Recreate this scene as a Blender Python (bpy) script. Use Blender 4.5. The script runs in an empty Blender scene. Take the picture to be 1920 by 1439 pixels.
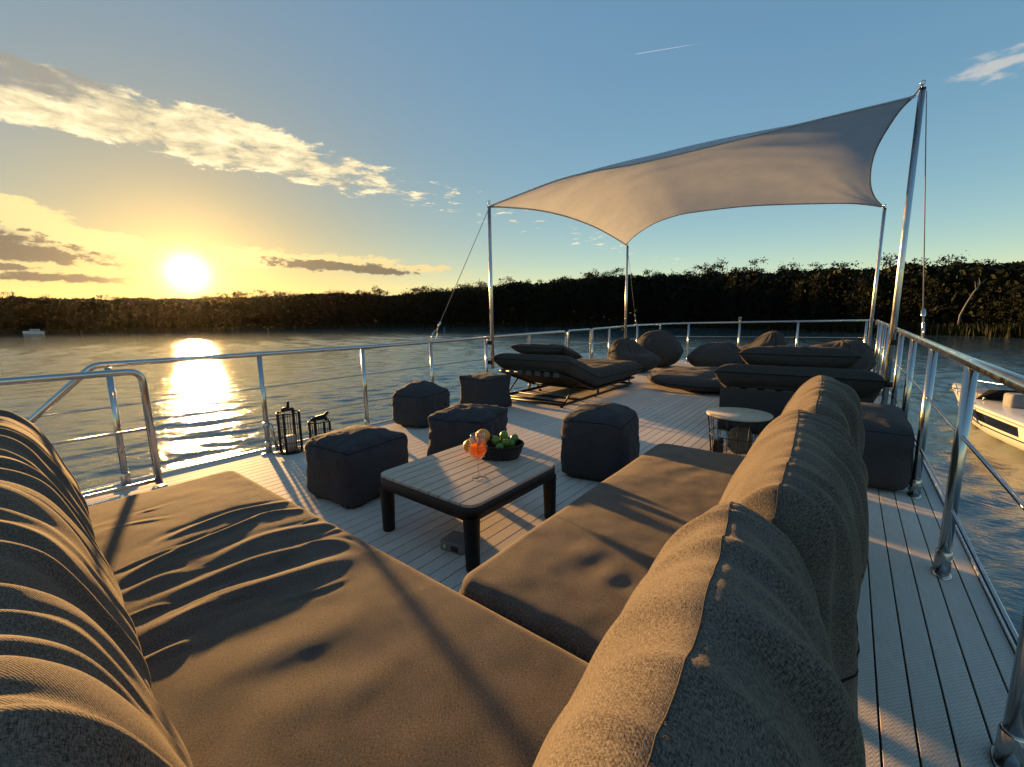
import bpy, bmesh, math, random
import numpy as np
from mathutils import Vector, Matrix, noise as mn

# ------------------------------------------------------------------ camera
FPX, PW, PH = 795.0, 1920, 1439
PITCH, YAW, ROLL = math.radians(8.7), math.radians(38.4), math.radians(0.9)
CAM = np.array([0, 0, 1.3])
_fh = np.array([-math.sin(YAW), math.cos(YAW), 0.]); _r0 = np.array([math.cos(YAW), math.sin(YAW), 0.])
FW = _fh * math.cos(PITCH) - np.array([0, 0, 1.]) * math.sin(PITCH)
_u0 = np.cross(_r0, FW)
RT = _r0 * math.cos(ROLL) - _u0 * math.sin(ROLL)
UP = _u0 * math.cos(ROLL) + _r0 * math.sin(ROLL)

def ray(x, y):
    d = FW * FPX + RT * (x - 960) + UP * (719.5 - y)
    return d / np.linalg.norm(d)
def onz(x, y, z=0.):
    d = ray(x, y); return CAM + d * ((z - CAM[2]) / d[2])
def at_x(x, y, X):
    d = ray(x, y); return CAM + d * ((X - CAM[0]) / d[0])
def at_y(x, y, Y):
    d = ray(x, y); return CAM + d * ((Y - CAM[1]) / d[1])

sc = bpy.context.scene
COL = sc.collection
cd = bpy.data.cameras.new('camera'); cam = bpy.data.objects.new('camera', cd); COL.objects.link(cam)
cd.sensor_width = 36; cd.lens = 36 * FPX / PW; cd.clip_start = 0.02; cd.clip_end = 4000
cam.matrix_world = Matrix(((RT[0], UP[0], -FW[0], CAM[0]), (RT[1], UP[1], -FW[1], CAM[1]), (RT[2], UP[2], -FW[2], CAM[2]), (0, 0, 0, 1)))
sc.camera = cam

# ------------------------------------------------------------------ sun, sky, exposure
SUN_DIR = ray(352, 512)                       # the sun stands just above the far wood
SUN_EL = math.asin(SUN_DIR[2]); SUN_AZ = math.atan2(SUN_DIR[0], SUN_DIR[1])
EXPOSURE = 2.72
SKY_STRENGTH = 0.05
SUN_STRENGTH = 2.3

w = bpy.data.worlds.new('World'); sc.world = w; w.use_nodes = True
nt = w.node_tree; N = nt.nodes; LK = nt.links; N.clear()
def nn(t, **kw):
    n = N.new(t)
    for k, v in kw.items(): setattr(n, k, v)
    return n
def wire(v, sock):
    if isinstance(v, (int, float)): sock.default_value = v
    elif isinstance(v, (tuple, list)): sock.default_value = v
    else: LK.new(v, sock)
def M(op, a, b=None, c=None):
    n = nn('ShaderNodeMath', operation=op); wire(a, n.inputs[0])
    if b is not None: wire(b, n.inputs[1])
    if c is not None: wire(c, n.inputs[2])
    return n.outputs[0]
def VM(op, a, b=None):
    n = nn('ShaderNodeVectorMath', operation=op); wire(a, n.inputs[0])
    if b is not None: wire(b, n.inputs[1])
    return n.outputs['Value'] if op in ('DOT_PRODUCT', 'LENGTH', 'DISTANCE') else n.outputs[0]
def SS(x, a, b):
    n = nn('ShaderNodeMapRange', interpolation_type='SMOOTHSTEP'); wire(x, n.inputs[0])
    n.inputs[1].default_value = a; n.inputs[2].default_value = b; n.inputs[3].default_value = 0; n.inputs[4].default_value = 1
    return n.outputs[0]
def MIX(f, a, b, blend='MIX'):
    n = nn('ShaderNodeMix', data_type='RGBA', blend_type=blend); wire(f, n.inputs[0]); wire(a, n.inputs[6]); wire(b, n.inputs[7])
    return n.outputs[2]
def NOISE(vec, scale, detail=4, rough=.55, dist=0.):
    n = nn('ShaderNodeTexNoise'); LK.new(vec, n.inputs['Vector']); n.inputs['Scale'].default_value = scale
    n.inputs['Detail'].default_value = detail; n.inputs['Roughness'].default_value = rough; n.inputs['Distortion'].default_value = dist
    return n.outputs[0]
def COMB(x, y, z):
    n = nn('ShaderNodeCombineXYZ'); wire(x, n.inputs[0]); wire(y, n.inputs[1]); wire(z, n.inputs[2]); return n.outputs[0]

sky = nn('ShaderNodeTexSky', sky_type='NISHITA', sun_disc=False)
sky.sun_elevation = SUN_EL; sky.sun_rotation = SUN_AZ; sky.altitude = 50
sky.air_density = 1.0; sky.dust_density = 0.5; sky.ozone_density = 2.5
tc = nn('ShaderNodeTexCoord'); D = tc.outputs['Generated']
sep = nn('ShaderNodeSeparateXYZ'); LK.new(D, sep.inputs[0])
dz = M('MAXIMUM', sep.outputs[2], 0.03)
U_ = M('DIVIDE', sep.outputs[0], dz); V_ = M('DIVIDE', sep.outputs[1], dz)
cosang = VM('DOT_PRODUCT', D, tuple(SUN_DIR))
ang = M('ARCCOSINE', M('MINIMUM', cosang, 0.999999))
lum = VM('DOT_PRODUCT', sky.outputs[0], (.25, .6, .15))
def SCALE(col, f):
    n = nn('ShaderNodeVectorMath', operation='SCALE'); wire(col, n.inputs[0]); wire(f, n.inputs['Scale']); return n.outputs[0]
base = SCALE(sky.outputs[0], M('DIVIDE', 2.25, M('ADD', 1.0, M('MULTIPLY', lum, 1.0))))
base = SCALE(VM('MULTIPLY', base, (.88, .90, .82)), M('SUBTRACT', 1.0, M('MULTIPLY', M('EXPONENT', M('DIVIDE', ang, -0.62)), .55)))
hzn = M('EXPONENT', M('DIVIDE', M('MAXIMUM', sep.outputs[2], 0.0), -0.12))
base = VM('MULTIPLY', base, VM('ADD', (1.0, 1.0, 1.0), SCALE((1.35, 1.05, 1.05), M('MULTIPLY', hzn, 1.15))))
base = MIX(M('MULTIPLY', M('EXPONENT', M('DIVIDE', ang, -0.9)), M('EXPONENT', M('DIVIDE', M('MAXIMUM', sep.outputs[2], 0.0), -0.16))), base, VM('MULTIPLY', base, (1.12, 1.02, .55)))
# aureole round the low sun
g1 = M('EXPONENT', M('MULTIPLY', M('POWER', M('DIVIDE', ang, 0.026), 2.0), -1.0))
g2 = M('EXPONENT', M('DIVIDE', ang, -0.085))
g3 = M('EXPONENT', M('DIVIDE', ang, -0.30))
glow = VM('ADD', VM('ADD', SCALE((1.0, .80, .45), M('MULTIPLY', g1, 13.0)), SCALE((1.0, .62, .16), M('MULTIPLY', g2, 3.6))), SCALE((1.0, .84, .40), M('MULTIPLY', g3, 0.35)))
# clouds: altocumulus on a flat layer (plane coordinates u, v), low banks by azimuth and elevation
pl = COMB(U_, V_, 0.0)
warp = NOISE(pl, 1.6, 3)
nA = NOISE(COMB(M('MULTIPLY', U_, 1.0), M('MULTIPLY', V_, 1.05), 3.1), 5.4, 8, .66, .25)
nB = NOISE(COMB(M('MULTIPLY', U_, 1.0), M('MULTIPLY', V_, 1.0), 9.4), 4.2, 6, .6)
uc = M('ADD', M('ADD', U_, M('MULTIPLY', M('SUBTRACT', warp, .5), .45)), M('MULTIPLY', V_, -0.03))
edge = M('MULTIPLY', SS(uc, -3.62, -3.05), M('SUBTRACT', 1.0, SS(uc, -2.66, -2.36)))
fade = M('SUBTRACT', 1.0, SS(V_, 0.9, 3.1))
dens = M('ADD', nA, M('SUBTRACT', M('MULTIPLY', M('MULTIPLY', edge, M('ADD', .35, M('MULTIPLY', fade, .65))), .41), .30))
cA = M('MULTIPLY', SS(dens, .41, .55), SS(edge, 0.0, .15))
pufd = VM('LENGTH', VM('MULTIPLY', VM('SUBTRACT', pl, (0.42, 2.74, 0)), (6.0, 6.0, 0)))
cR = SS(M('SUBTRACT', NOISE(pl, 7.0, 6, .6), M('MULTIPLY', pufd, .26)), .26, .50)
AZ = M('ARCTAN2', sep.outputs[0], sep.outputs[1]); EL = M('ARCSINE', sep.outputs[2])
def azel(px, py):
    d = ray(px, py); return math.atan2(d[0], d[1]), math.asin(d[2])
pv = COMB(AZ, M('MULTIPLY', EL, 2.6), 0.4)
w1 = NOISE(pv, 11.0, 7, .65, .3); w2n = NOISE(COMB(AZ, M('MULTIPLY', EL, 2.2), 4.4), 34.0, 6, .65)
wob = M('ADD', M('MULTIPLY', M('SUBTRACT', w1, .5), 3.4), M('MULTIPLY', M('SUBTRACT', w2n, .5), 2.8))
def blob(px, py, hx, hy, slope=0.0):
    a0, e0 = azel(px, py); a1, _ = azel(px + hx, py); _, e1 = azel(px, py - hy)
    da = M('DIVIDE', M('SUBTRACT', AZ, a0), abs(a1 - a0)); de = M('DIVIDE', M('SUBTRACT', M('SUBTRACT', EL, e0), M('MULTIPLY', M('SUBTRACT', AZ, a0), slope)), abs(e1 - e0))
    r = M('SQRT', M('ADD', M('MULTIPLY', da, da), M('MULTIPLY', de, de)))
    return M('SUBTRACT', r, wob)
def blobs(lst):
    v = None
    for q in lst:
        b_ = blob(*q); v = b_ if v is None else M('SMOOTH_MIN', v, b_, .3)
    return v
lowlit_d = blobs([(40, 395, 90, 14, -.10), (130, 440, 170, 22, -.12), (250, 470, 170, 16, -.06), (420, 487, 130, 11, -.03), (600, 492, 190, 15, -.04), (800, 503, 70, 6)])
lowdark_d = blobs([(40, 472, 190, 20, -.06), (150, 523, 120, 9), (-40, 440, 110, 22, -.08), (640, 503, 110, 9, -.05), (10, 500, 60, 6)])
cLl = M('SUBTRACT', 1.0, SS(lowlit_d, .70, 1.25)); cLd = M('SUBTRACT', 1.0, SS(lowdark_d, .80, 1.25))
# contrail
pa, pb = (-0.74, 1.72), (-0.49, 1.83)
ab = (pb[0] - pa[0], pb[1] - pa[1]); l2 = ab[0] ** 2 + ab[1] ** 2; ll = math.sqrt(l2)
rel = VM('SUBTRACT', pl, (pa[0], pa[1], 0))
tt = M('DIVIDE', VM('DOT_PRODUCT', rel, (ab[0], ab[1], 0)), l2)
dd = M('ABSOLUTE', M('DIVIDE', VM('DOT_PRODUCT', rel, (-ab[1], ab[0], 0)), ll))
trail = M('MULTIPLY', M('MULTIPLY', M('SUBTRACT', 1.0, SS(dd, .0005, .004)), M('MULTIPLY', SS(tt, 0, .08), M('SUBTRACT', 1.0, SS(tt, .4, 1.0)))), .3)
g4 = M('MULTIPLY', M('EXPONENT', M('DIVIDE', ang, -0.60)), M('EXPONENT', M('DIVIDE', M('MAXIMUM', sep.outputs[2], 0.0), -0.075)))
sunny = VM('ADD', VM('ADD', base, glow), SCALE((1.0, .84, .36), M('MULTIPLY', g4, 1.8)))
near = M('EXPONENT', M('DIVIDE', ang, -0.45))
lit = VM('ADD', SCALE((1.0, .87, .60), 2.6), SCALE((1.0, .76, .30), M('MULTIPLY', near, 2.2)))
shade = VM('ADD', SCALE((.50, .52, .50), 1.5), SCALE((1.0, .75, .4), M('MULTIPLY', near, .9)))
gr = M('MULTIPLY', M('SUBTRACT', 1.0, SS(V_, .15, 1.3)), SS(uc, -3.05, -2.7))
shA = SS(M('ADD', nB, M('MULTIPLY', gr, .20)), .52, .74)
litv = SCALE(lit, M('ADD', .62, M('MULTIPLY', SS(nA, .35, .75), .55)))
col = MIX(M('MULTIPLY', cA, .93), sunny, MIX(shA, litv, shade))
col = MIX(M('MULTIPLY', cR, .6), col, SCALE((1.0, .92, .80), 2.3))
lowlit = VM('ADD', SCALE((1.0, .76, .36), 2.2), SCALE((1.0, .70, .25), M('MULTIPLY', near, 2.6)))
lowshade = VM('ADD', SCALE((.50, .40, .29), 1.25), SCALE((1.0, .62, .22), M('MULTIPLY', g2, 2.5)))
sunclear = SS(ang, .02, .10)
col = MIX(M('MULTIPLY', M('MULTIPLY', cLl, .80), sunclear), col, lowlit)
col = MIX(M('MULTIPLY', M('MULTIPLY', cLd, .92), SS(ang, .05, .13)), col, lowshade)
col = MIX(trail, col, (3.6, 3.4, 3.2, 1))
bg = nn('ShaderNodeBackground'); LK.new(col, bg.inputs[0]); bg.inputs[1].default_value = SKY_STRENGTH
LK.new(bg.outputs[0], nn('ShaderNodeOutputWorld').inputs[0])

sl = bpy.data.lights.new('sun', 'SUN'); sl.energy = SUN_STRENGTH; sl.angle = math.radians(1.0); sl.color = (1.0, 0.56, 0.19)
so = bpy.data.objects.new('sun', sl); COL.objects.link(so); so.rotation_euler = Vector(SUN_DIR).to_track_quat('Z', 'Y').to_euler()
so.location = (-10, 3, 6)
sc.view_settings.view_transform = 'Standard'; sc.view_settings.look = 'None'
sc.view_settings.exposure = EXPOSURE; sc.view_settings.gamma = 1.0; sc.view_settings.use_curve_mapping = False
sc.render.engine = 'CYCLES'
sc.cycles.use_denoising = True
sc.cycles.max_bounces = 8; sc.cycles.transparent_max_bounces = 16
sc.cycles.sample_clamp_indirect = 6.0
sc.cycles.caustics_reflective = False; sc.cycles.caustics_refractive = False

# ------------------------------------------------------------------ material helpers
class NT:
    def __init__(s, name):
        s.m = bpy.data.materials.new(name); s.m.use_nodes = True; s.t = s.m.node_tree; s.t.nodes.clear()
        s.out = s.t.nodes.new('ShaderNodeOutputMaterial'); s.b = s.t.nodes.new('ShaderNodeBsdfPrincipled')
        s.t.links.new(s.b.outputs[0], s.out.inputs[0])
        s.tc = s.t.nodes.new('ShaderNodeTexCoord')
    def n(s, t, **kw):
        x = s.t.nodes.new(t)
        for k, v in kw.items(): setattr(x, k, v)
        return x
    def put(s, v, sock):
        if hasattr(v, 'is_linked') or hasattr(v, 'links'): s.t.links.new(v, sock)
        else: sock.default_value = v
    def set(s, **kw):
        for k, v in kw.items(): s.put(v, s.b.inputs[k.replace('_', ' ')])
        return s
    def math(s, op, a, b=None):
        x = s.n('ShaderNodeMath', operation=op); s.put(a, x.inputs[0])
        if b is not None: s.put(b, x.inputs[1])
        return x.outputs[0]
    def map(s, scale=(1, 1, 1), coord='Object', rot=(0, 0, 0)):
        x = s.n('ShaderNodeMapping'); s.t.links.new(s.tc.outputs[coord], x.inputs[0]); x.inputs['Scale'].default_value = scale
        x.inputs['Rotation'].default_value = rot; return x.outputs[0]
    def noise(s, vec, scale, detail=3, rough=.55, dist=0):
        x = s.n('ShaderNodeTexNoise'); s.t.links.new(vec, x.inputs['Vector']); x.inputs['Scale'].default_value = scale
        x.inputs['Detail'].default_value = detail; x.inputs['Roughness'].default_value = rough; x.inputs['Distortion'].default_value = dist
        return x.outputs[0]
    def ramp(s, f, stops):
        x = s.n('ShaderNodeValToRGB'); s.t.links.new(f, x.inputs[0]); e = x.color_ramp.elements
        while len(e) < len(stops): e.new(.5)
        for i, (p, c) in enumerate(stops): e[i].position = p; e[i].color = (*c, 1) if len(c) == 3 else c
        return x.outputs[0]
    def mix(s, f, a, b, blend='MIX'):
        x = s.n('ShaderNodeMix', data_type='RGBA', blend_type=blend); s.put(f, x.inputs[0])
        for v, i in ((a, 6), (b, 7)): s.put((*v, 1) if isinstance(v, tuple) and len(v) == 3 else v, x.inputs[i])
        return x.outputs[2]
    def bump(s, h, strength=.3, dist=.002, normal=None):
        x = s.n('ShaderNodeBump'); s.t.links.new(h, x.inputs['Height']); x.inputs['Strength'].default_value = strength
        x.inputs['Distance'].default_value = dist
        if normal is not None: s.t.links.new(normal, x.inputs['Normal'])
        s.t.links.new(x.outputs[0], s.b.inputs['Normal']); return x.outputs[0]

MAT = {}
def fabric(name, dark, light, freq, twill=True, sheen=.35, sheen_col=(1, .85, .65)):
    k = NT(name)
    u1 = k.noise(k.map((freq, freq * .16, 1), 'UV'), 1, 2, .65); u2 = k.noise(k.map((freq * .16, freq, 1), 'UV'), 1, 2, .65)
    f = k.math('MULTIPLY', k.math('ADD', u1, u2), .5)
    big = k.noise(k.map((9, 9, 1), 'UV'), 1, 3)
    mel = k.noise(k.map((freq * .34, freq * .34, 1), 'UV'), 1, 2, .7)
    f = k.math('ADD', f, k.math('MULTIPLY', k.math('SUBTRACT', mel, .5), .42))
    f = k.math('ADD', f, k.math('MULTIPLY', k.math('SUBTRACT', big, .5), .14))
    c = k.ramp(f, [(.38, dark), (.61, light)])
    k.set(Base_Color=c, Roughness=.92, Sheen_Weight=sheen, Sheen_Roughness=.45)
    k.b.inputs['Sheen Tint'].default_value = (*sheen_col, 1)
    k.b.inputs['Specular IOR Level'].default_value = .15
    h = f
    if twill:
        wv = k.n('ShaderNodeTexWave', wave_type='BANDS', bands_direction='DIAGONAL'); k.t.links.new(k.map((freq * .16, freq * .16, 1), 'UV'), wv.inputs[0])
        wv.inputs['Scale'].default_value = 1; wv.inputs['Distortion'].default_value = .6
        h = k.math('ADD', f, k.math('MULTIPLY', wv.outputs[0], .25))
    k.bump(h, .55, .0022)
    MAT[name] = k.m
fabric('sofa_fabric', (.027, .0228, .0195), (.172, .142, .116), 850, sheen=.18, sheen_col=(1, .8, .55))
fabric('pouf_fabric', (.032, .030, .033), (.064, .060, .063), 500, sheen=.05, sheen_col=(.9, .85, .8))
fabric('bean_fabric', (.034, .031, .031), (.064, .058, .057), 500, sheen=.05, sheen_col=(.95, .85, .75))
fabric('lounger_fabric', (.030, .029, .028), (.060, .057, .055), 420, sheen=.04)
fabric('sunlit_fabric', (.10, .075, .05), (.22, .17, .11), 380)  # low sun on dark cushion cloth, put into the colour as tan

def metal(name, col, rough, aniso=0, brushed=False):
    k = NT(name); k.set(Base_Color=(*col, 1), Metallic=1.0, Roughness=rough)
    n1 = k.noise(k.map((14, 14, 3)), 2, 4); k.set(Roughness=k.ramp(n1, [(.3, (rough * .7,) * 3), (.75, (rough * 1.5,) * 3)]))
    if brushed:
        k.bump(k.noise(k.map((60, 60, 3)), 4, 3), .25, .0008)
    MAT[name] = k.m
metal('stainless', (.50, .49, .475), .18)
metal('galvanised', (.58, .58, .57), .30, brushed=True)
metal('aluminium', (.72, .73, .74), .28)
def plain(name, col, rough=.5, spec=.5, var=.15, scale=8, bump=0):
    k = NT(name); n1 = k.noise(k.map((1, 1, 1)), scale, 4)
    a = tuple(c * (1 - var) for c in col); b = tuple(min(1, c * (1 + var)) for c in col)
    k.set(Base_Color=k.ramp(n1, [(.3, a), (.7, b)]), Roughness=rough); k.b.inputs['Specular IOR Level'].default_value = spec
    if bump: k.bump(k.noise(k.map((1, 1, 1)), scale * 12, 3), bump, .002)
    MAT[name] = k.m
plain('black_metal', (.008, .008, .009), .5, .3)
plain('black_wicker', (.010, .009, .008), .55, .4, .3, 60, .5)
plain('black_plastic', (.010, .010, .011), .35)
plain('dark_caulk', (.012, .013, .017), .7, .3)
plain('grey_plastic', (.16, .165, .16), .55)
plain('candle_wax', (.62, .50, .40), .5, .4, .05)
plain('seam_thread', (.07, .058, .046), .8, .2)
plain('navy_seam', (.008, .008, .010), .8, .2)
plain('white_gelcoat', (.58, .56, .52), .18, .5, .03, 3)
plain('strap_grey', (.07, .07, .075), .8, .2)
plain('grey_upholstery', (.20, .20, .21), .8, .2)
plain('trunk_bark', (.018, .014, .011), .95, .1, .35, 2)
plain('dead_wood', (.24, .22, .19), .9, .1, .2, 2)
plain('earth', (.011, .011, .007), .95, .1, .4, .3)
plain('blue_buoy', (.03, .12, .22), .5); plain('dark_buoy', (.02, .03, .03), .5); plain('red_straw', (.55, .06, .02), .4)
plain('rope', (.16, .16, .16), .8)
def _wood():
    k = NT('table_wood'); c = k.map((40, 3, 40)); n1 = k.noise(c, 1.2, 6, .6, .6); n2 = k.noise(k.map((1, 1, 1)), 6, 3)
    base = k.ramp(n1, [(.3, (.36, .28, .20)), (.7, (.54, .445, .345))])
    oi = k.n('ShaderNodeObjectInfo')
    base = k.mix(k.math('MULTIPLY', oi.outputs['Random'], .35), base, (.42, .36, .29))
    k.set(Base_Color=base, Roughness=.62); k.bump(n1, .25, .001); MAT['table_wood'] = k.m
    k = NT('pale_wood'); n1 = k.noise(k.map((30, 4, 30), rot=(0, 0, .9)), 1.3, 6, .6, .8)
    k.set(Base_Color=k.ramp(n1, [(.3, (.46, .36, .25)), (.72, (.62, .51, .37))]), Roughness=.5); MAT['pale_wood'] = k.m
_wood()
def _plank():
    k = NT('deck_plank')
    sp = k.n('ShaderNodeSeparateXYZ'); k.t.links.new(k.tc.outputs['Object'], sp.inputs[0])
    oi = k.n('ShaderNodeObjectInfo')
    # woven herringbone relief: zig-zag columns
    cx = k.math('MULTIPLY', sp.outputs[0], 62.0)
    zig = k.math('ABSOLUTE', k.math('SUBTRACT', k.math('FRACT', cx), .5))
    ph = k.math('ADD', k.math('MULTIPLY', sp.outputs[1], 58.0), k.math('MULTIPLY', zig, 1.7))
    st = k.math('ABSOLUTE', k.math('SUBTRACT', k.math('FRACT', ph), .5))
    fine = k.noise(k.map((1, .35, 1)), 900, 2)
    mid = k.noise(k.map((1, .2, 1)), 60, 3)
    big = k.noise(k.map((1, .3, 1)), 2.2, 4)
    f = k.math('ADD', k.math('MULTIPLY', st, .75), k.math('MULTIPLY', fine, .35))
    f = k.math('ADD', f, k.math('MULTIPLY', k.math('SUBTRACT', mid, .5), .25))
    f = k.math('ADD', f, k.math('MULTIPLY', k.math('SUBTRACT', big, .5), .34))
    f = k.math('ADD', f, k.math('MULTIPLY', k.math('SUBTRACT', oi.outputs['Random'], .4), .12))
    k.set(Base_Color=k.ramp(f, [(.16, (.50, .42, .345)), (.66, (.86, .735, .62))]), Roughness=.68)
    k.b.inputs['Specular IOR Level'].default_value = .12
    k.bump(f, .25, .0018); MAT['deck_plank'] = k.m
_plank()
def _water():
    k = NT('lake_water')
    m1 = k.noise(k.map((.55, 1.0, 1), rot=(0, 0, .9)), 1.6, 4, .55, .5)
    m2 = k.noise(k.map((.7, 1.3, 1), rot=(0, 0, .6)), 6.0, 4, .6, .3)
    m3 = k.noise(k.map((1, 1, 1)), .035, 3)
    h = k.math('ADD', k.math('MULTIPLY', m1, 1.0), k.math('MULTIPLY', m2, .34))
    k.set(Base_Color=(.048, .085, .092, 1), Roughness=.08, IOR=1.9)
    b = k.bump(h, 1.0, .05)
    MAT['lake_water'] = k.m; return k
_water()
def _leaf(name, a, b):
    k = NT(name); oi = k.n('ShaderNodeObjectInfo'); g = k.n('ShaderNodeNewGeometry')
    r = k.math('ADD', k.math('MULTIPLY', g.outputs['Random Per Island'], .7), k.math('MULTIPLY', oi.outputs['Random'], .3))
    c = k.ramp(r, [(.1, a), (.9, b)]); k.set(Base_Color=c, Roughness=.7); k.b.inputs['Specular IOR Level'].default_value = .12
    tr = k.n('ShaderNodeBsdfTranslucent'); k.t.links.new(c, tr.inputs[0]); mx = k.n('ShaderNodeMixShader'); mx.inputs[0].default_value = .10
    k.t.links.new(k.b.outputs[0], mx.inputs[1]); k.t.links.new(tr.outputs[0], mx.inputs[2]); k.t.links.new(mx.outputs[0], k.out.inputs[0])
    MAT[name] = k.m
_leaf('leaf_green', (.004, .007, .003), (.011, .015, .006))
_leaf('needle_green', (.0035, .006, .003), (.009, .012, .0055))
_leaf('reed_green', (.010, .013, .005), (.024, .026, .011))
def _sail():
    k = NT('sail_cloth'); n1 = k.noise(k.map((1, 1, 1)), 3, 5); n2 = k.noise(k.map((1, 1, 1)), 300, 2)
    c = k.ramp(n1, [(.3, (.52, .545, .585)), (.7, (.59, .615, .65))])
    k.set(Base_Color=c, Roughness=.8); k.b.inputs['Specular IOR Level'].default_value = .2
    n3 = k.noise(k.map((2.2, 9, 2.2), rot=(0, 0, .35)), 1.5, 5, .6, 1.0)
    k.bump(k.math('ADD', k.math('MULTIPLY', n3, 1.0), k.math('MULTIPLY', n2, .02)), .35, .03)
    tr = k.n('ShaderNodeBsdfTranslucent'); k.t.links.new(c, tr.inputs[0]); mx = k.n('ShaderNodeMixShader'); mx.inputs[0].default_value = .32
    k.t.links.new(k.b.outputs[0], mx.inputs[1]); k.t.links.new(tr.outputs[0], mx.inputs[2]); k.t.links.new(mx.outputs[0], k.out.inputs[0])
    MAT['sail_cloth'] = k.m
_sail()
def _glass():
    k = NT('clear_glass'); fr0 = k.n('ShaderNodeLayerWeight'); fr0.inputs[0].default_value = .5; fr1 = k.math('MULTIPLY', k.math('POWER', fr0.outputs['Facing'], 2.5), .8); fr2 = k.n('ShaderNodeMath', operation='ADD'); k.t.links.new(fr1, fr2.inputs[0]); fr2.inputs[1].default_value = .07; fr_ = fr2; gl = k.n('ShaderNodeBsdfGlossy'); gl.inputs['Roughness'].default_value = .01
    tp = k.n('ShaderNodeBsdfTransparent'); tp.inputs[0].default_value = (.93, .94, .94, 1); mx = k.n('ShaderNodeMixShader'); k.t.links.new(fr_.outputs[0], mx.inputs[0]); k.t.links.new(tp.outputs[0], mx.inputs[1]); k.t.links.new(gl.outputs[0], mx.inputs[2]); k.t.links.new(mx.outputs[0], k.out.inputs[0]); MAT['clear_glass'] = k.m
    k = NT('spritz'); k.set(Base_Color=(1.0, .30, .02, 1), Roughness=.05, IOR=1.33, Transmission_Weight=.35, Subsurface_Weight=.0); 
    tr = k.n('ShaderNodeBsdfTranslucent'); tr.inputs[0].default_value = (1.0, .38, .03, 1); mx = k.n('ShaderNodeMixShader'); mx.inputs[0].default_value = .5
    k.t.links.new(k.b.outputs[0], mx.inputs[1]); k.t.links.new(tr.outputs[0], mx.inputs[2]); k.t.links.new(mx.outputs[0], k.out.inputs[0]); MAT['spritz'] = k.m
    k = NT('orange_peel'); n = k.noise(k.map((1, 1, 1)), 260, 2); k.set(Base_Color=k.ramp(k.noise(k.map((1, 1, 1)), 20, 3), [(.3, (.74, .25, .015)), (.7, (.85, .33, .03))]), Roughness=.42); k.bump(n, .3, .0008); MAT['orange_peel'] = k.m
    k = NT('lime_peel'); n = k.noise(k.map((1, 1, 1)), 200, 2); k.set(Base_Color=k.ramp(k.noise(k.map((1, 1, 1)), 25, 3), [(.3, (.085, .17, .015)), (.7, (.15, .26, .03))]), Roughness=.35); k.bump(n, .25, .0006); MAT['lime_peel'] = k.m
    k = NT('dark_glass'); k.set(Base_Color=(.006, .006, .008, 1), Roughness=.06); MAT['dark_glass'] = k.m
_glass()

# ------------------------------------------------------------------ geometry helpers
def mesh_of(name, verts, faces, mat, smooth=True, uvs=None):
    me = bpy.data.meshes.new(name); me.from_pydata([tuple(map(float, v)) for v in verts], [], faces)
    if uvs is not None:
        ul = me.uv_layers.new(name='uv'); li = np.empty(len(me.loops), dtype=np.int32); me.loops.foreach_get('vertex_index', li)
        ul.data.foreach_set('uv', np.asarray(uvs, dtype=np.float32)[li].ravel())
    if smooth: me.polygons.foreach_set('use_smooth', [True] * len(me.polygons))
    me.materials.append(MAT[mat]); me.update(); return me
def link(name, me, parent=None, loc=None, rotz=None):
    o = bpy.data.objects.new(name, me); COL.objects.link(o)
    if parent is not None: o.parent = parent
    if loc is not None: o.location = loc
    if rotz is not None: o.rotation_euler = (0, 0, rotz)
    return o
def obj(name, vf, mat, parent=None, smooth=True, uvs=None, loc=None, rotz=None):
    return link(name, mesh_of(name, vf[0], vf[1], mat, smooth, uvs), parent, loc, rotz)
def tag(o, label=None, cat=None, group=None, kind=None):
    if label: o['label'] = label
    if cat: o['category'] = cat
    if group: o['group'] = group
    if kind: o['kind'] = kind
    return o
def thing(name, label, cat, loc=(0, 0, 0), rotz=0, group=None):
    o = bpy.data.objects.new(name, None); COL.objects.link(o); o.location = loc; o.rotation_euler = (0, 0, rotz); o.empty_display_size = .1
    return tag(o, label, cat, group)
def copy_tree(o, parent=None):
    c = o.copy(); COL.objects.link(c); c.parent = parent
    for ch in [x for x in COL.objects if x.parent == o]: copy_tree(ch, c)
    return c
def join(*vfs):
    V, F = [], []
    for v, f in vfs:
        k = len(V); V += [tuple(p) for p in v]; F += [tuple(i + k for i in q) for q in f]
    return V, F
def box(x0, x1, y0, y1, z0, z1, bev=0.0, seg=2):
    bm = bmesh.new(); bmesh.ops.create_cube(bm, size=1)
    bmesh.ops.scale(bm, vec=(x1 - x0, y1 - y0, z1 - z0), verts=bm.verts); bmesh.ops.translate(bm, vec=((x0 + x1) / 2, (y0 + y1) / 2, (z0 + z1) / 2), verts=bm.verts)
    if bev > 0: bmesh.ops.bevel(bm, geom=bm.edges[:], offset=bev, segments=seg, affect='EDGES', profile=.5)
    bm.verts.index_update(); r = ([tuple(v.co) for v in bm.verts], [tuple(v.index for v in f.verts) for f in bm.faces]); bm.free(); return r
def fillet(pts, r, n=6, closed=False):
    P = [np.array(p, float) for p in pts]; out = []; m = len(P)
    for i in range(m):
        if not closed and i in (0, m - 1): out.append(P[i]); continue
        a, b, c = P[i - 1], P[i], P[(i + 1) % m]; d1 = a - b; d2 = c - b; l1 = np.linalg.norm(d1); l2 = np.linalg.norm(d2)
        rr = min(r, l1 * .49, l2 * .49); s = b + d1 / l1 * rr; e = b + d2 / l2 * rr
        for k in range(n + 1):
            t = k / n; out.append((1 - t) ** 2 * s + 2 * t * (1 - t) * b + t * t * e)
    return out
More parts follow.
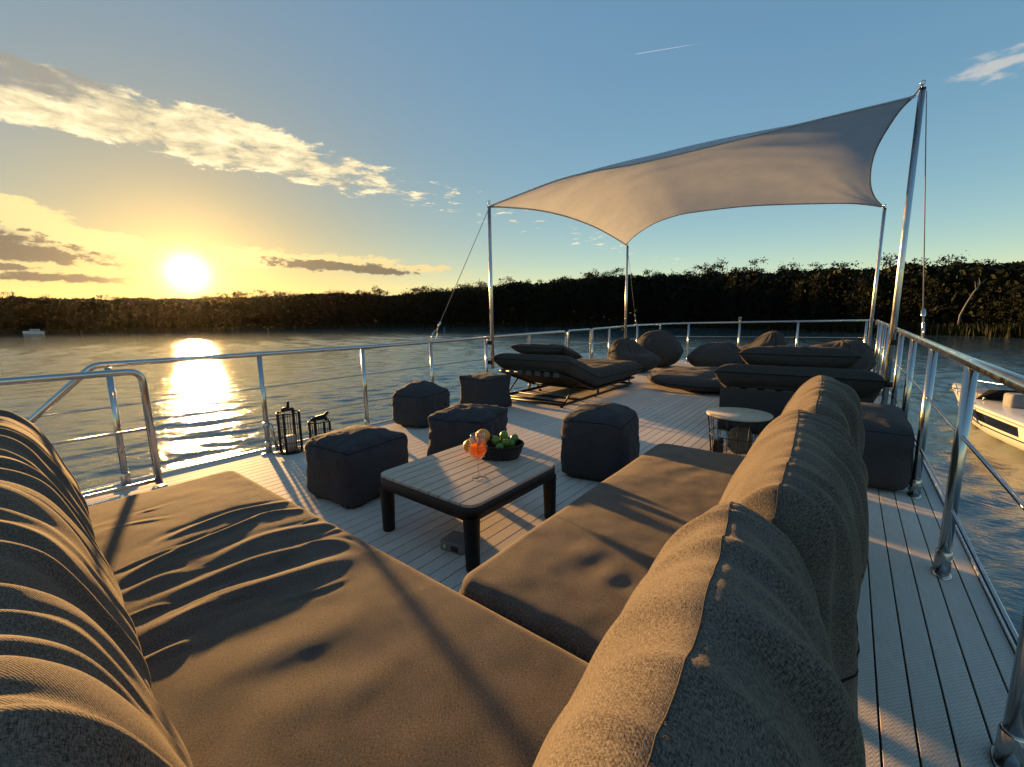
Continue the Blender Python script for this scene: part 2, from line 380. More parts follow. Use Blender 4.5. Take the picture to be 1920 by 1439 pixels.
def tube(pts, r, seg=12, closed=False, cap=True):
    P = [np.array(p, float) for p in pts]; m = len(P); V, F = [], []
    rs = r if hasattr(r, '__len__') else [r] * m
    T = []
    for i in range(m):
        a = P[i - 1] if (i > 0 or closed) else P[i]; b = P[(i + 1) % m] if (i < m - 1 or closed) else P[i]
        t = b - a; T.append(t / (np.linalg.norm(t) + 1e-12))
    ref = np.array([0, 0, 1.]) if abs(T[0][2]) < .9 else np.array([1., 0, 0])
    nrm = np.cross(T[0], ref); nrm /= np.linalg.norm(nrm)
    for i in range(m):
        nrm = nrm - T[i] * (nrm @ T[i]); nrm /= np.linalg.norm(nrm); bn = np.cross(T[i], nrm)
        for k in range(seg):
            a = 2 * math.pi * k / seg; V.append(P[i] + (nrm * math.cos(a) + bn * math.sin(a)) * rs[i])
    for i in range(m if closed else m - 1):
        j = (i + 1) % m
        for k in range(seg):
            l = (k + 1) % seg; F.append((i * seg + k, i * seg + l, j * seg + l, j * seg + k))
    if cap and not closed:
        F.append(tuple(range(seg - 1, -1, -1))); F.append(tuple((m - 1) * seg + k for k in range(seg)))
    return V, F
def lathe(prof, seg=32, cx=0, cy=0, caps=True):
    V, F = [], []; m = len(prof)
    for r, z in prof:
        for k in range(seg):
            a = 2 * math.pi * k / seg; V.append((cx + r * math.cos(a), cy + r * math.sin(a), z))
    for i in range(m - 1):
        for k in range(seg):
            l = (k + 1) % seg; F.append((i * seg + k, i * seg + l, (i + 1) * seg + l, (i + 1) * seg + k))
    if caps:
        if prof[0][0] > 1e-6: F.append(tuple(range(seg - 1, -1, -1)))
        if prof[-1][0] > 1e-6: F.append(tuple((m - 1) * seg + k for k in range(seg)))
    return V, F
def shift(vf, d): return [(v[0] + d[0], v[1] + d[1], v[2] + d[2]) for v in vf[0]], vf[1]
def catmull(P, n, closed=True):
    P = np.array(P, float); m = len(P); out = []
    for i in range(m if closed else m - 1):
        if closed: p0, p1, p2, p3 = P[i - 1], P[i], P[(i + 1) % m], P[(i + 2) % m]
        else: p0, p1, p2, p3 = P[max(i - 1, 0)], P[i], P[i + 1], P[min(i + 2, m - 1)]
        for k in range(n):
            t = k / n; out.append(.5 * ((2 * p1) + (-p0 + p2) * t + (2 * p0 - 5 * p1 + 4 * p2 - p3) * t * t + (-p0 + 3 * p1 - 3 * p2 + p3) * t ** 3))
    if not closed: out.append(P[-1])
    return np.array(out)
def fnoise(p, s, seed=0.0, octv=3):
    q = Vector((p[0] * s + seed * 7.31, p[1] * s - seed * 3.7, p[2] * s + seed * 1.9)); return mn.fractal(q, 1.0, 2.0, octv)

# ------------------------------------------------------------------ setting: water
WATER_Z = -2.9
def build_water():
    rng = np.random.RandomState(4); comps = []
    for i in range(64):
        lam = 10 ** rng.uniform(-.38, .45); comps.append((lam, rng.normal(2.75, .38), rng.uniform(0, 6.28), .0058 * lam ** .80 * rng.uniform(.5, 1.2)))
    def height(x, y, cell):
        z = np.zeros_like(x); gust = .62 + .38 * np.sin(.045 * x + .03 * y + .8 * np.sin(.031 * y)) * np.sin(.05 * y - .02 * x)
        wx, wy = x + .5 * np.sin(.23 * y + .5 * np.sin(.11 * x)), y + .5 * np.sin(.21 * x + 1.3)
        for lam, th, ph, amp in comps:
            k = 2 * np.pi / lam; s_ = np.sin(k * (wx * np.cos(th) + wy * np.sin(th)) + ph)
            z += amp * np.clip((lam / cell - 2.2) / 2, 0, 1) * (s_ + .18 * (1 - 2 * s_ * s_))
        return z * gust
    def patch(r, a, closed, off):
        rr, aa = np.meshgrid(r, a, indexing='ij'); x = rr * np.cos(aa) - 1.5; y = rr * np.sin(aa) + 4; cell = np.gradient(r)[:, None] * np.ones_like(aa)
        V = np.stack([x, y, WATER_Z + height(x, y, cell)], -1).reshape(-1, 3); nr, na = rr.shape
        i, j = np.meshgrid(np.arange(nr - 1), np.arange(na if closed else na - 1), indexing='ij'); l = (j + 1) % na
        return V, (np.stack([i * na + j, (i + 1) * na + j, (i + 1) * na + l, i * na + l], -1).reshape(-1, 4) + off)
    r = [1.2]
    while r[-1] < 2000: r.append(r[-1] + max(.11, r[-1] * .0056))
    a0, a1 = math.radians(-15), math.radians(205)            # seaward sector that can be seen from the deck
    V1, F1 = patch(np.array(r), np.linspace(a0, a1, 740), False, 0)
    V2, F2 = patch(np.geomspace(1.2, 2000, 90), np.linspace(a1, a0 + 2 * np.pi, 80), False, len(V1))
    V = np.concatenate([V1, V2]); F = np.concatenate([F1, F2]); me = bpy.data.meshes.new('water')
    me.vertices.add(len(V)); me.vertices.foreach_set('co', V.astype(np.float32).ravel()); me.loops.add(F.size); me.loops.foreach_set('vertex_index', F.astype(np.int32).ravel())
    me.polygons.add(len(F)); me.polygons.foreach_set('loop_start', np.arange(0, F.size, 4, dtype=np.int32)); me.polygons.foreach_set('use_smooth', np.ones(len(F), dtype=bool)); me.update(calc_edges=True); me.validate()
    me.materials.append(MAT['lake_water']); tag(link('water', me), kind='structure')
build_water()

# ------------------------------------------------------------------ setting: far shore and wood
SHORE = [(-700, 430), (-300, 410), (0, 380), (350, 330), (640, 285), (900, 225), (1174, 178), (1400, 145), (1640, 120), (1900, 104), (2250, 92), (2700, 85)]
TOPS = [(-700, 548), (0, 551), (100, 557), (220, 556), (350, 558), (480, 550), (640, 545), (740, 550), (800, 541), (900, 532), (1000, 522), (1150, 509), (1300, 505), (1500, 497), (1640, 492), (1760, 489), (1900, 486), (2700, 480)]
def lerp(tab, x):
    return float(np.interp(x, [t[0] for t in tab], [t[1] for t in tab]))
def shore_pt(x, back=0.0):
    d = ray(x, 600); h = d[:2] / np.linalg.norm(d[:2]); return h * (lerp(SHORE, x) + back)
def top_z(x, y, back):
    d = ray(x, y); return CAM[2] + d[2] / np.linalg.norm(d[:2]) * (lerp(SHORE, x) + back)
xs = np.linspace(-700, 2700, 120)
V, F = [], []
for i, x in enumerate(xs):
    for back, z in ((-6, WATER_Z - .6), (-1, WATER_Z + .05), (3, WATER_Z + .9), (30, WATER_Z + 1.6), (90, WATER_Z + 4)):
        p = shore_pt(x, back); V.append((p[0], p[1], z + .25 * mn.noise(Vector((p[0] * .05, p[1] * .05, back)))))
for i in range(len(xs) - 1):
    for k in range(4): F.append((i * 5 + k, (i + 1) * 5 + k, (i + 1) * 5 + k + 1, i * 5 + k + 1))
tag(obj('shore', (V, F), 'earth'), kind='structure')

def leaf_quads(rng, centers, sizes, jitter, n_each):
    V, F = [], []
    for c, s in zip(centers, sizes):
        for _ in range(n_each):
            p = c + rng.normal(0, 1, 3) * jitter * s; a = rng.normal(0, 1, 3); a /= np.linalg.norm(a); b = np.cross(a, rng.normal(0, 1, 3)); b /= np.linalg.norm(b)
            q = rng.uniform(.30, .70) * .62; k = len(V)
            V += [p - a * q, p + b * q * .6 - a * q * .1, p + a * q, p - b * q * .55]
            F.append((k, k + 1, k + 2, k + 3))
    return V, F
def crown_mesh(kind, seed):
    rng = np.random.RandomState(seed); C_, S_ = [], []
    H = 20.0
    if kind == 'leafy':
        for i in range(62):
            t = rng.uniform(.14, 1.0); rad = 4.4 * (math.sin(math.pi * min(1, (t * .92) ** .75)) ** .6 + .12) * rng.uniform(.35, 1.0); a = rng.uniform(0, 6.28)
            C_.append(np.array([rad * math.cos(a), rad * math.sin(a), t * H - .6])); S_.append(rng.uniform(.8, 1.5))
        n = 26
    else:
        for i in range(46):
            t = rng.uniform(.42, 1.0) if i > 10 else rng.uniform(.15, .45); rad = (3.7 * (1 - ((t - .72) / .42) ** 2 if t > .4 else .4) + .4) * rng.uniform(.2, 1.0); rad = max(rad, .2); a = rng.uniform(0, 6.28)
            C_.append(np.array([rad * math.cos(a), rad * math.sin(a), t * H - .4 + rng.normal(0, .3)])); S_.append(rng.uniform(.6, 1.1))
        n = 29
    V, F = leaf_quads(rng, C_, S_, np.array([.75, .75, .5]), n)
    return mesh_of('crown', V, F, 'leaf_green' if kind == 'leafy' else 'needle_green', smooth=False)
def trunk_mesh(kind, seed):
    rng = random.Random(seed); parts = []
    lean = [(rng.uniform(-.5, .5), rng.uniform(-.5, .5)) for _ in range(2)]
    pts = [(0, 0, -.3), (lean[0][0] * .4, lean[0][1] * .4, 6), (lean[0][0], lean[0][1], 12), (lean[1][0], lean[1][1], 18.2)]
    parts.append(tube(catmull(pts, 4, False), list(np.linspace(.30, .07, 13)), 6))
    for i in range(7):
        z = rng.uniform(6, 16); a = rng.uniform(0, 6.28); l = rng.uniform(1.5, 3.4)
        parts.append(tube([(0, 0, z), (l * .5 * math.cos(a), l * .5 * math.sin(a), z + .6), (l * math.cos(a), l * math.sin(a), z + 1.5)], [.11, .07, .03], 5))
    return mesh_of('trunk', *join(*parts), 'trunk_bark')
CROWN = {k: [crown_mesh(k, 10 + i + (50 if k == 'pine' else 0)) for i in range(6)] for k in ('leafy', 'pine')}
TRUNK = {k: [trunk_mesh(k, 10 + i) for i in range(6)] for k in ('leafy', 'pine')}
def plant_trees():
    rng = random.Random(7); n = 0
    spots = []
    for row, (back, cnt) in enumerate(((4, 92), (12, 92), (22, 104))):
        # evenly spaced by ground distance along the shore
        xx = np.linspace(-260, 2180, 1500); pp = np.array([shore_pt(x, back) for x in xx]); dist = np.concatenate([[0], np.cumsum(np.linalg.norm(np.diff(pp, axis=0), axis=1))])
        # nearer shore is planted a little denser
        wgt = np.concatenate([[0], np.cumsum(np.diff(dist) / np.interp(xx[1:], [-260, 900, 2180], [1.45, 1.0, .62]))])
        for k in range(cnt):
            t = (k + rng.uniform(.15, .85)) / cnt * wgt[-1]; spots.append((row, back + rng.uniform(-2.5, 2.5), float(np.interp(t, wgt, xx))))
    for row, back, x in spots:
        p = shore_pt(x, back); g0 = WATER_Z + (.9 if row == 0 else 1.3)
        ty = lerp(TOPS, x); z1 = top_z(x, ty, back); h = z1 - g0
        h *= {0: rng.uniform(.55, .88), 1: rng.uniform(.78, 1.0), 2: rng.choice((rng.uniform(.84, .98), rng.uniform(.92, 1.06), rng.uniform(1.0, 1.16)))}[row]
        pine = rng.random() < (.62 if x > 1150 else .30 if x > 650 else .5)
        kind = 'pine' if pine else 'leafy'
        o = thing('pine_tree' if pine else 'leafy_tree', None, 'tree', (p[0], p[1], g0), rng.uniform(0, 6.28), 'trees of the dark wood on the far bank')
        o['label'] = 'tall clumpy pine tree standing in the dark wood across the water' if pine else 'dark rounded leafy tree standing in the wood across the water'
        s = h / 20.0; ws = s * rng.uniform(.85, 1.15) * (1.0 if x > 900 else 1.15); o.scale = (ws, ws, s); i = rng.randrange(6)
        link('trunk', TRUNK[kind][i], o); link('crown', CROWN[kind][i], o)
plant_trees()
def woodland():
    rng = np.random.RandomState(3); n = 170000
    gx = np.linspace(-320, 2240, 400); gp = np.array([shore_pt(x, 0) for x in gx]); gd = np.linalg.norm(gp, axis=1); gt = np.array([(top_z(x, lerp(TOPS, x), 0) - 1.3) / lerp(SHORE, x) for x in gx])
    x = np.interp(rng.uniform(0, 1, n), np.linspace(0, 1, 400), gx); back = rng.uniform(5, 42, n); dd_ = np.interp(x, gx, gd); ux = np.interp(x, gx, gp[:, 0]) / dd_; uy = np.interp(x, gx, gp[:, 1]) / dd_
    hh = 1.3 + np.interp(x, gx, gt) * (dd_ + back) - WATER_Z; lump = np.array([mn.noise(Vector((q * .021, 3.3, b_ * .05))) for q, b_ in zip(x, back)])
    C = np.stack([ux * (dd_ + back), uy * (dd_ + back), WATER_Z + .6 + hh * (.86 + .10 * lump) * rng.uniform(0, 1, n) ** .8], -1); q = rng.uniform(.35, .95, n) * (.35 + dd_ / 210)
    A = rng.normal(0, 1, (n, 3)); A /= np.linalg.norm(A, axis=1)[:, None]; B = np.cross(A, rng.normal(0, 1, (n, 3))); B /= np.linalg.norm(B, axis=1)[:, None]; q = q[:, None]
    V = np.stack([C - A * q, C + B * q * .7, C + A * q, C - B * q * .7], 1).reshape(-1, 3).tolist(); F = np.arange(4 * n).reshape(-1, 4).tolist()
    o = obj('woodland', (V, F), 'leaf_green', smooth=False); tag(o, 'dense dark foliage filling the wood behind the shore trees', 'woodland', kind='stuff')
    V, F = [], []
    for i in range(15000):
        x = rng.uniform(-320, 2240); back = abs(rng.normal(0, 1.6)) - 1.5; p = shore_pt(x, back); patch = .5 + .9 * mn.noise(Vector((p[0] * .03, p[1] * .03, 2)))
        h = (1.9 + 1.0 * patch) * rng.uniform(.6, 1.1); wd = rng.uniform(.06, .14) * (1 + lerp(SHORE, x) / 160); a = rng.uniform(0, 3.14); l = rng.normal(0, .25, 2); k = len(V)
        dx, dy = wd * math.cos(a), wd * math.sin(a)
        V += [(p[0] - dx, p[1] - dy, WATER_Z - .1), (p[0] + dx, p[1] + dy, WATER_Z - .1), (p[0] + l[0], p[1] + l[1], WATER_Z + h)]; F.append((k, k + 1, k + 2))
    o = obj('reeds', (V, F), 'reed_green', smooth=False); tag(o, 'belt of pale reeds along the waterline of the far bank', 'reeds', kind='stuff')
woodland()
def dead_tree():
    b = shore_pt(1797, 1); o = thing('dead_tree', 'bare pale dead tree leaning over the reeds on the far bank', 'tree', (b[0], b[1], WATER_Z + .3))
    def P(px, py): q = ray(px, py); h = np.linalg.norm(q[:2]); return (q / h * np.linalg.norm(b) + np.array([0, 0, 1.3])) - np.array([b[0], b[1], WATER_Z + .3])
    base = P(1800, 592)
    obj('trunk', tube([(0, 0, 0), base, P(1812, 570), P(1826, 548), P(1838, 533), P(1850, 523)], [.16, .15, .12, .10, .06, .03], 6), 'dead_wood', o)
    for a, bb in (((1826, 548), (1840, 540)), ((1818, 562), (1828, 562)), ((1838, 533), (1836, 522)), ((1830, 545), (1828, 528)), ((1840, 531), (1847, 530))):
        obj('branch', tube([P(*a), P((a[0] + bb[0]) / 2, (a[1] + bb[1]) / 2 - 1), P(*bb)], [.05, .04, .02], 5), 'dead_wood', o)
dead_tree()

# ------------------------------------------------------------------ deck
DX0, DX1, DY0, DY1 = -4.62, 0.60, -1.6, 12.75
PITCH_P, SEAM0 = 0.0887, 0.178
deck = obj('deck', box(DX0, DX1, DY0, DY1, -.16, -.008), 'dark_caulk'); tag(deck, kind='structure')
k0 = math.ceil((DX0 - SEAM0) / PITCH_P) ; k1 = math.floor((DX1 - SEAM0) / PITCH_P)
pm = mesh_of('plank', *box(-PITCH_P / 2 + .003, PITCH_P / 2 - .003, DY0 + .01, DY1 - .01, -.007, .0, .0012, 1), 'deck_plank', smooth=False)
for k in range(k0, k1):
    link('plank', pm, deck, (SEAM0 + (k + .5) * PITCH_P, 0, 0))
xl = SEAM0 + k0 * PITCH_P; xr = SEAM0 + k1 * PITCH_P
obj('plank', box(DX0 + .002, xl - .003, DY0 + .01, DY1 - .01, -.007, 0, .001, 1), 'deck_plank', deck, False)
obj('plank', box(xr + .003, DX1 - .002, DY0 + .01, DY1 - .01, -.007, 0, .001, 1), 'deck_plank', deck, False)
obj('edge_trim', box(DX1 + .001, DX1 + .034, DY0, DY1, -.17, .014, .004), 'aluminium', deck)
obj('edge_trim', box(DX0 - .034, DX0 - .001, DY0, DY1, -.17, .014, .004), 'aluminium', deck)
obj('edge_trim', box(DX0 - .034, DX1 + .034, DY1 + .001, DY1 + .034, -.17, .013, .004), 'aluminium', deck)
hull = thing('houseboat_hull', 'cabin and floats of the houseboat below the open deck', 'houseboat', (0, 0, 0))
obj('cabin_wall', box(DX0 + .35, DX1 - .35, DY0 + .2, DY1 - 1.2, WATER_Z + .35, -.17), 'white_gelcoat', hull)
obj('float', box(DX0 + .1, DX1 - .1, DY0 - .2, DY1 + .3, WATER_Z - .5, WATER_Z + .34, .1), 'white_gelcoat', hull)

# ------------------------------------------------------------------ railings
RP = .0225
def post(parent, x, y, z1, r=RP, z0=0.0):
    p = obj('post', tube([(x, y, z0 + .02), (x, y, z1)], r, 14), 'stainless', parent)
    obj('sleeve', lathe([(r + .0075, z0 + .008), (r + .0075, z0 + .115), (r + .0045, z0 + .122), (r + .0005, z0 + .123)], 18, x, y), 'stainless', p)
    n = 28; V = [(x + .037 * math.cos(2 * math.pi * i / n), y + .075 * math.sin(2 * math.pi * i / n), zz) for zz in (z0 + .0005, z0 + .007) for i in range(n)]
    V += [(x + .031 * math.cos(2 * math.pi * i / n), y + .069 * math.sin(2 * math.pi * i / n), z0 + .010) for i in range(n)]
    F = [(i + a * n, (i + 1) % n + a * n, (i + 1) % n + (a + 1) * n, i + (a + 1) * n) for a in (0, 1) for i in range(n)] + [tuple(2 * n + i for i in range(n))]
    obj('foot_flange', (V, F), 'stainless', p)
    s = lathe([(.0045, 0), (.0045, .012)], 8); obj('set_screw', ([(x + r + .004 + v[2] * .5, y + v[0], z0 + .085 + v[1]) for v in s[0]], s[1]), 'stainless', p)
    return p
LX = -4.47
def lz(y): return 0.995 + max(0, (y - 3)) * .0085
rail = thing('railing', 'long steel railing with thin rods along the sunset side of the deck', 'railing', (LX, 4, 0))
def rel(o): o.matrix_parent_inverse = Matrix.Translation(o.parent.location).inverted(); return o
def part(name, vf, mat, parent, smooth=True):
    o = obj(name, vf, mat, parent, smooth); rel(o); return o
def post_on(parent, x, y, z1, r=RP): return rel(post(parent, x, y, z1, r))
part('top_rail', tube(fillet([(LX, -.75, -.28), (LX, .54, 1.0), (LX, 3, .995), (LX, 7.35, lz(7.35)), (LX, 7.42, lz(7.35) - .1)], .05), .0235, 14), 'stainless', rail)
for y in (.62, 1.7, 2.82, 3.87, 5.0, 6.15, 7.42): post_on(rail, LX, y, lz(y) - .02)
for f in (.665, .335): part('rod', tube([(LX, -.75 if f < .5 else -.2, f), (LX, .6, f), (LX, 7.42, f * 1.03)], .0065, 8), 'stainless', rail)
gate = thing('railing_gate', 'short steel gate section set into the sunset side railing', 'gate', (LX, 7.5, 0))
part('gate_frame', tube(fillet([(LX, 7.50, .12), (LX, 7.50, lz(8)), (LX, 8.46, lz(8.4)), (LX, 8.46, .12), (LX, 7.50, .12)], .06), .02, 12), 'stainless', gate)
for f in (.69, .36): part('rod', tube([(LX, 7.5, f), (LX, 8.46, f)], .0065, 8), 'stainless', gate)
part('hinge', tube([(LX, 7.46, .6), (LX, 7.46, .68)], .012, 8), 'stainless', gate); part('latch', box(LX - .02, LX + .02, 8.47, 8.51, .78, .86, .004), 'stainless', gate)
BY = 12.55
bowrail = thing('bow_railing', 'steel railing running round the front end of the deck', 'railing', (-2, BY, 0))
crn = [(LX, 8.54, .95), (LX, 8.54, lz(8.6)), (LX, 11.3, 1.075), (LX + .55, BY, 1.09), (-3.5, BY, 1.10), (-1, BY, 1.125), (.42, BY, 1.14)]
part('top_rail', tube(fillet(crn, .09), .0225, 12), 'stainless', bowrail)
for (x, y, z) in ((LX, 8.54, 1.03), (LX, 9.4, 1.05), (LX, 10.35, 1.06), (LX, 11.1, 1.07), (LX + .3, 12.0, 1.08), (-3.56, BY, 1.10), (-2.27, BY, 1.11), (-.99, BY, 1.125), (.30, BY, 1.135)): post_on(bowrail, x, y, z - .01)
for f in (.72, .38): part('rod', tube([(LX, 8.54, f), (LX, 11.3, f), (LX + .55, BY, f), (.42, BY, f + .03)], .0065, 8), 'stainless', bowrail)
navl = thing('deck_light', 'small glassy navigation light capping the middle bow post', 'light', (-2.27, BY, 1.13))
obj('base', lathe([(.022, 0), (.022, .03)], 14), 'stainless', navl); obj('lens', lathe([(.03, .032), (.034, .05), (.034, .09), (.026, .1)], 16), 'clear_glass', navl); obj('cap', lathe([(.036, .1), (.036, .112), (.01, .12)], 16), 'stainless', navl)
RX = .463
def rz(y): return 1.062 + max(0, y - 3) * .0075
rrail = thing('railing', 'heavy steel railing along the boat side of the deck beside the walkway', 'railing', (RX, 4, 0))
part('top_rail', tube(fillet([(RX, -1.2, 1.05), (RX, 3, rz(3)), (RX, 12.3, rz(12.3)), (RX, 12.4, rz(12.3) - .1)], .07), .0255, 16), 'stainless', rrail)
for i in range(-2, 9): post_on(rrail, RX, 1.69 + i * 1.178, rz(1.69 + i * 1.178) - .015, .0245)
for f in (.70, .33): part('rod', tube([(RX, -1.2, f), (RX, 12.3, f + .04)], .008, 10), 'stainless', rrail)
# left foreground stair guard
guard = thing('stair_guard', 'bent steel guard rail around the stair opening beside the sofa', 'guard rail', (-4.27, .5, 0))
part('top_rail', tube(fillet([(-4.27, -1.3, .955), (-4.27, .775, .945), (-4.27, .785, .03)], .09, 8), .0245, 14), 'stainless', guard)
part('rod', tube([(-4.27, -1.3, .49), (-4.27, .775, .49)], .010, 10), 'stainless', guard)
part('bottom_bar', tube([(-4.27, -1.3, .06), (-4.27, .78, .06)], .015, 10), 'stainless', guard)
part('foot_flange', lathe([(.05, .0005), (.05, .008), (.028, .012)], 20, -4.27, .785), 'stainless', guard)
hatch = thing('hatch_frame', 'bright aluminium edge frame of the stair opening in the deck', 'frame', (-4.0, 0, 0))
part('side_bar', box(-4.02, -3.98, -1.3, .52, .001, .05, .004), 'aluminium', hatch); part('side_bar', box(-4.14, -4.10, -1.3, .52, .001, .05, .004), 'aluminium', hatch)
part('end_bar', box(-4.14, -3.98, .521, .575, .001, .052, .004), 'aluminium', hatch)
part('recess', box(-4.098, -4.022, -1.3, .519, .001, .012), 'dark_caulk', hatch)
br = thing('railing_brace', 'short chrome strut bracing the rail post beside the lanterns', 'brace', (-4.36, 1.83, 0))
part('strut', tube([(LX + .03, 1.72, .30), (LX + .045, 1.725, .29), (-4.405, 1.755, .03)], .016, 12), 'stainless', br)
part('clamp', lathe([(.032, .27), (.032, .32)], 16, LX, 1.7), 'stainless', br); part('foot_flange', lathe([(.045, .0005), (.045, .008), (.02, .013)], 20, -4.405, 1.755), 'stainless', br)

# ------------------------------------------------------------------ shade sail, its poles and wires
def pole(label, x, y, z0, z1, r, top=None):
    o = thing('sail_pole', label, 'pole', (x, y, 0), 0, 'poles of the shade sail')
    t = top or (x, y)
    obj('pole_tube', tube([(0, 0, z0), (t[0] - x, t[1] - y, z1)], r, 18), 'galvanised', o)
    e = (t[0] - x, t[1] - y, z1)
    obj('end_cap', shift(lathe([(r + .002, -.01), (r + .002, .012), (r * .5, .02)], 18), e), 'black_plastic', o)
    obj('eye_bolt', shift(join(tube([(0, 0, .01), (0, 0, .05)], .008, 8), tube([(.02 * math.cos(a), 0, .07 + .02 * math.sin(a)) for a in np.linspace(0, 6.28, 14)[:-1]], .006, 6, True)), e), 'stainless', o)
    return o
def clamp(o, dx, dy, zs):
    for z in zs: obj('clamp', shift(box(min(0, dx) - .015, max(0, dx) + .015, min(0, dy) - .015, max(0, dy) + .015, z - .03, z + .03, .005), (0, 0, 0)), 'black_metal', o)
PL = (LX + .075, 5.06); PB = (-4.40, 10.16); PRn = (.405, 6.72); PRf = (.36, 12.15)
pl_ = pole('slim steel pole nearest the sunset, fixed to the railing', *PL, .52, 2.96, .027); clamp(pl_, -.07, -.02, (.93, .62))
pb_ = pole('slim steel pole behind the two bean bags by the bow corner', *PB, .5, 2.98, .027); clamp(pb_, -.07, 0, (.97, .62))
pn_ = pole('thick steel pole nearest the camera at the high sail corner', *PRn, .02, 3.78, .031, (.425, 6.98)); clamp(pn_, .06, 0, (.95, .45))
pf_ = pole('steel pole at the far bow corner on the boat side', *PRf, .02, 3.42, .030, (.37, 12.0)); clamp(pf_, .1, .0, (1.0, .5))
def guy(label, a, b, loop=True):
    a = np.array(a); b = np.array(b); o = thing('guy_wire', label, 'wire', tuple(b), 0, 'guy wires of the sail poles'); d = a - b; u = d / np.linalg.norm(d)
    obj('cable', tube([d, u * .30], .0045, 6), 'rope', o)
    obj('turnbuckle', tube([u * .30, u * .28, u * .23, u * .21], [.006, .016, .016, .006], 10), 'stainless', o)
    s = np.cross(u, [1, 0, 0]); s /= np.linalg.norm(s)
    obj('shackle', tube(fillet([u * .21, u * .17, u * .12 + s * .035, u * .03 + s * .045, u * .0, u * .03 - s * .045, u * .12 - s * .035, u * .17], .02, 4), .006, 8), 'stainless', o)
guy('thin wire slanting down from the slim pole to the sunset side railing', (PL[0], PL[1], 2.95), (LX, 3.9, 1.02))
guy('thick wire with a shackle hanging from the thick near pole to the railing', (.46, 6.95, 3.74), (RX, 4.66, 1.10))
guy('faint wire running from the bow corner pole down to the railing', (PB[0], PB[1], 2.97), (LX, 11.0, 1.09))
def sail():
    A = at_x(916, 388, -4.36); B = at_y(1173, 459, 9.95); Cc = at_y(1657, 389, 11.75); Dd = at_y(1712, 182, 6.85)
    n = 60
    def edge(P, px, k0_, k1_, axis):      # traced edge: the coordinate along `axis` runs evenly from corner to corner
        pts = catmull([np.array([*p, 0.]) for p in px], 20, False)[:, :2]
        L = np.concatenate([[0], np.cumsum(np.linalg.norm(np.diff(pts, axis=0), axis=1))]); L /= L[-1]; out = []
        for i in range(n + 1):
            t = i / n; q = (np.interp(t, L, pts[:, 0]), np.interp(t, L, pts[:, 1])); val = k0_ + (k1_ - k0_) * t
            if axis == 'x': out.append(at_x(q[0], q[1], val - P * math.sin(math.pi * t)))
            else: out.append(at_y(q[0], q[1], val + P * math.sin(math.pi * t)))
        return np.array(out)
    AD = edge(.35, [(916, 388), (980, 363), (1050, 337), (1120, 320), (1190, 308), (1320, 278), (1440, 248), (1580, 214), (1712, 182)], A[1], Dd[1], 'y')
    BC = edge(-.35, [(1173, 459), (1192, 441), (1225, 420), (1260, 407), (1290, 400), (1370, 390), (1440, 385), (1560, 382), (1610, 383), (1657, 389)], B[1], Cc[1], 'y')
    AB = edge(-.35, [(916, 388), (960, 390), (1010, 395), (1060, 406), (1110, 424), (1145, 442), (1173, 459)], A[0], B[0], 'x')
    DC = edge(.0, [(1712, 182), (1690, 204), (1668, 235), (1645, 275), (1634, 310), (1632, 345), (1640, 370), (1657, 389)], Dd[1], Cc[1], 'y')
    V, uv = [], []
    for i in range(n + 1):
        for j in range(n + 1):
            u, v = i / n, j / n          # u along A->D, v along A->B
            p = (1 - v) * AD[i] + v * BC[i] + (1 - u) * AB[j] + u * DC[j] - ((1 - u) * (1 - v) * AD[0] + u * (1 - v) * AD[n] + (1 - u) * v * BC[0] + u * v * BC[n])
            bulge = .22 * math.sin(math.pi * u) * math.sin(math.pi * v)
            rip = .010 * math.sin(26 * (v + .25 * u) + 3 * mn.noise(Vector((u * 3, v * 3, 1)))) * math.sin(math.pi * u) * math.sin(math.pi * v) + .012 * mn.noise(Vector((u * 5, v * 14, 4)))*math.sin(math.pi * u) * math.sin(math.pi * v)
            for cu, cv in ((0, 0), (1, 0), (0, 1), (1, 1)):
                du, dv = abs(u - cu), abs(v - cv); rip += .007 * math.sin(14 * math.atan2(dv, du + 1e-6)) * math.exp(-math.hypot(du, dv) / .16) * min(1, du * 20, dv * 20)
            V.append(p + np.array([0, 0, bulge + rip])); uv.append((u * 5, v * 5))
    F = [(i * (n + 1) + j, (i + 1) * (n + 1) + j, (i + 1) * (n + 1) + j + 1, i * (n + 1) + j + 1) for i in range(n) for j in range(n)]
    o = thing('shade_sail', 'large taupe shade sail stretched between the four poles', 'shade sail', tuple(A))
    part('cloth', (V, F), 'sail_cloth', o)
    for e in (AD, BC, AB, DC): part('hem', tube(e[::2], .012, 6), 'sail_cloth', o)
    for cpt, q in ((A, (PL[0], PL[1], 2.98)), (B, (PB[0], PB[1], 3.0)), (Cc, (.37, 12.0, 3.46)), (Dd, (.425, 6.98, 3.83))):
        part('corner_rope', tube([cpt, q], .008, 6), 'rope', o)
        part('corner_ring', tube([np.array(cpt) + .022 * np.array([math.cos(a), math.sin(a) * .6, math.sin(a) * .8]) for a in np.linspace(0, 6.28, 14)[:-1]], .005, 6, True), 'stainless', o)
sail()

# ------------------------------------------------------------------ soft furnishings
def gsh(x): return np.exp(-x * x) - .55 * np.exp(-((x - 1.5) / 1.1) ** 2)
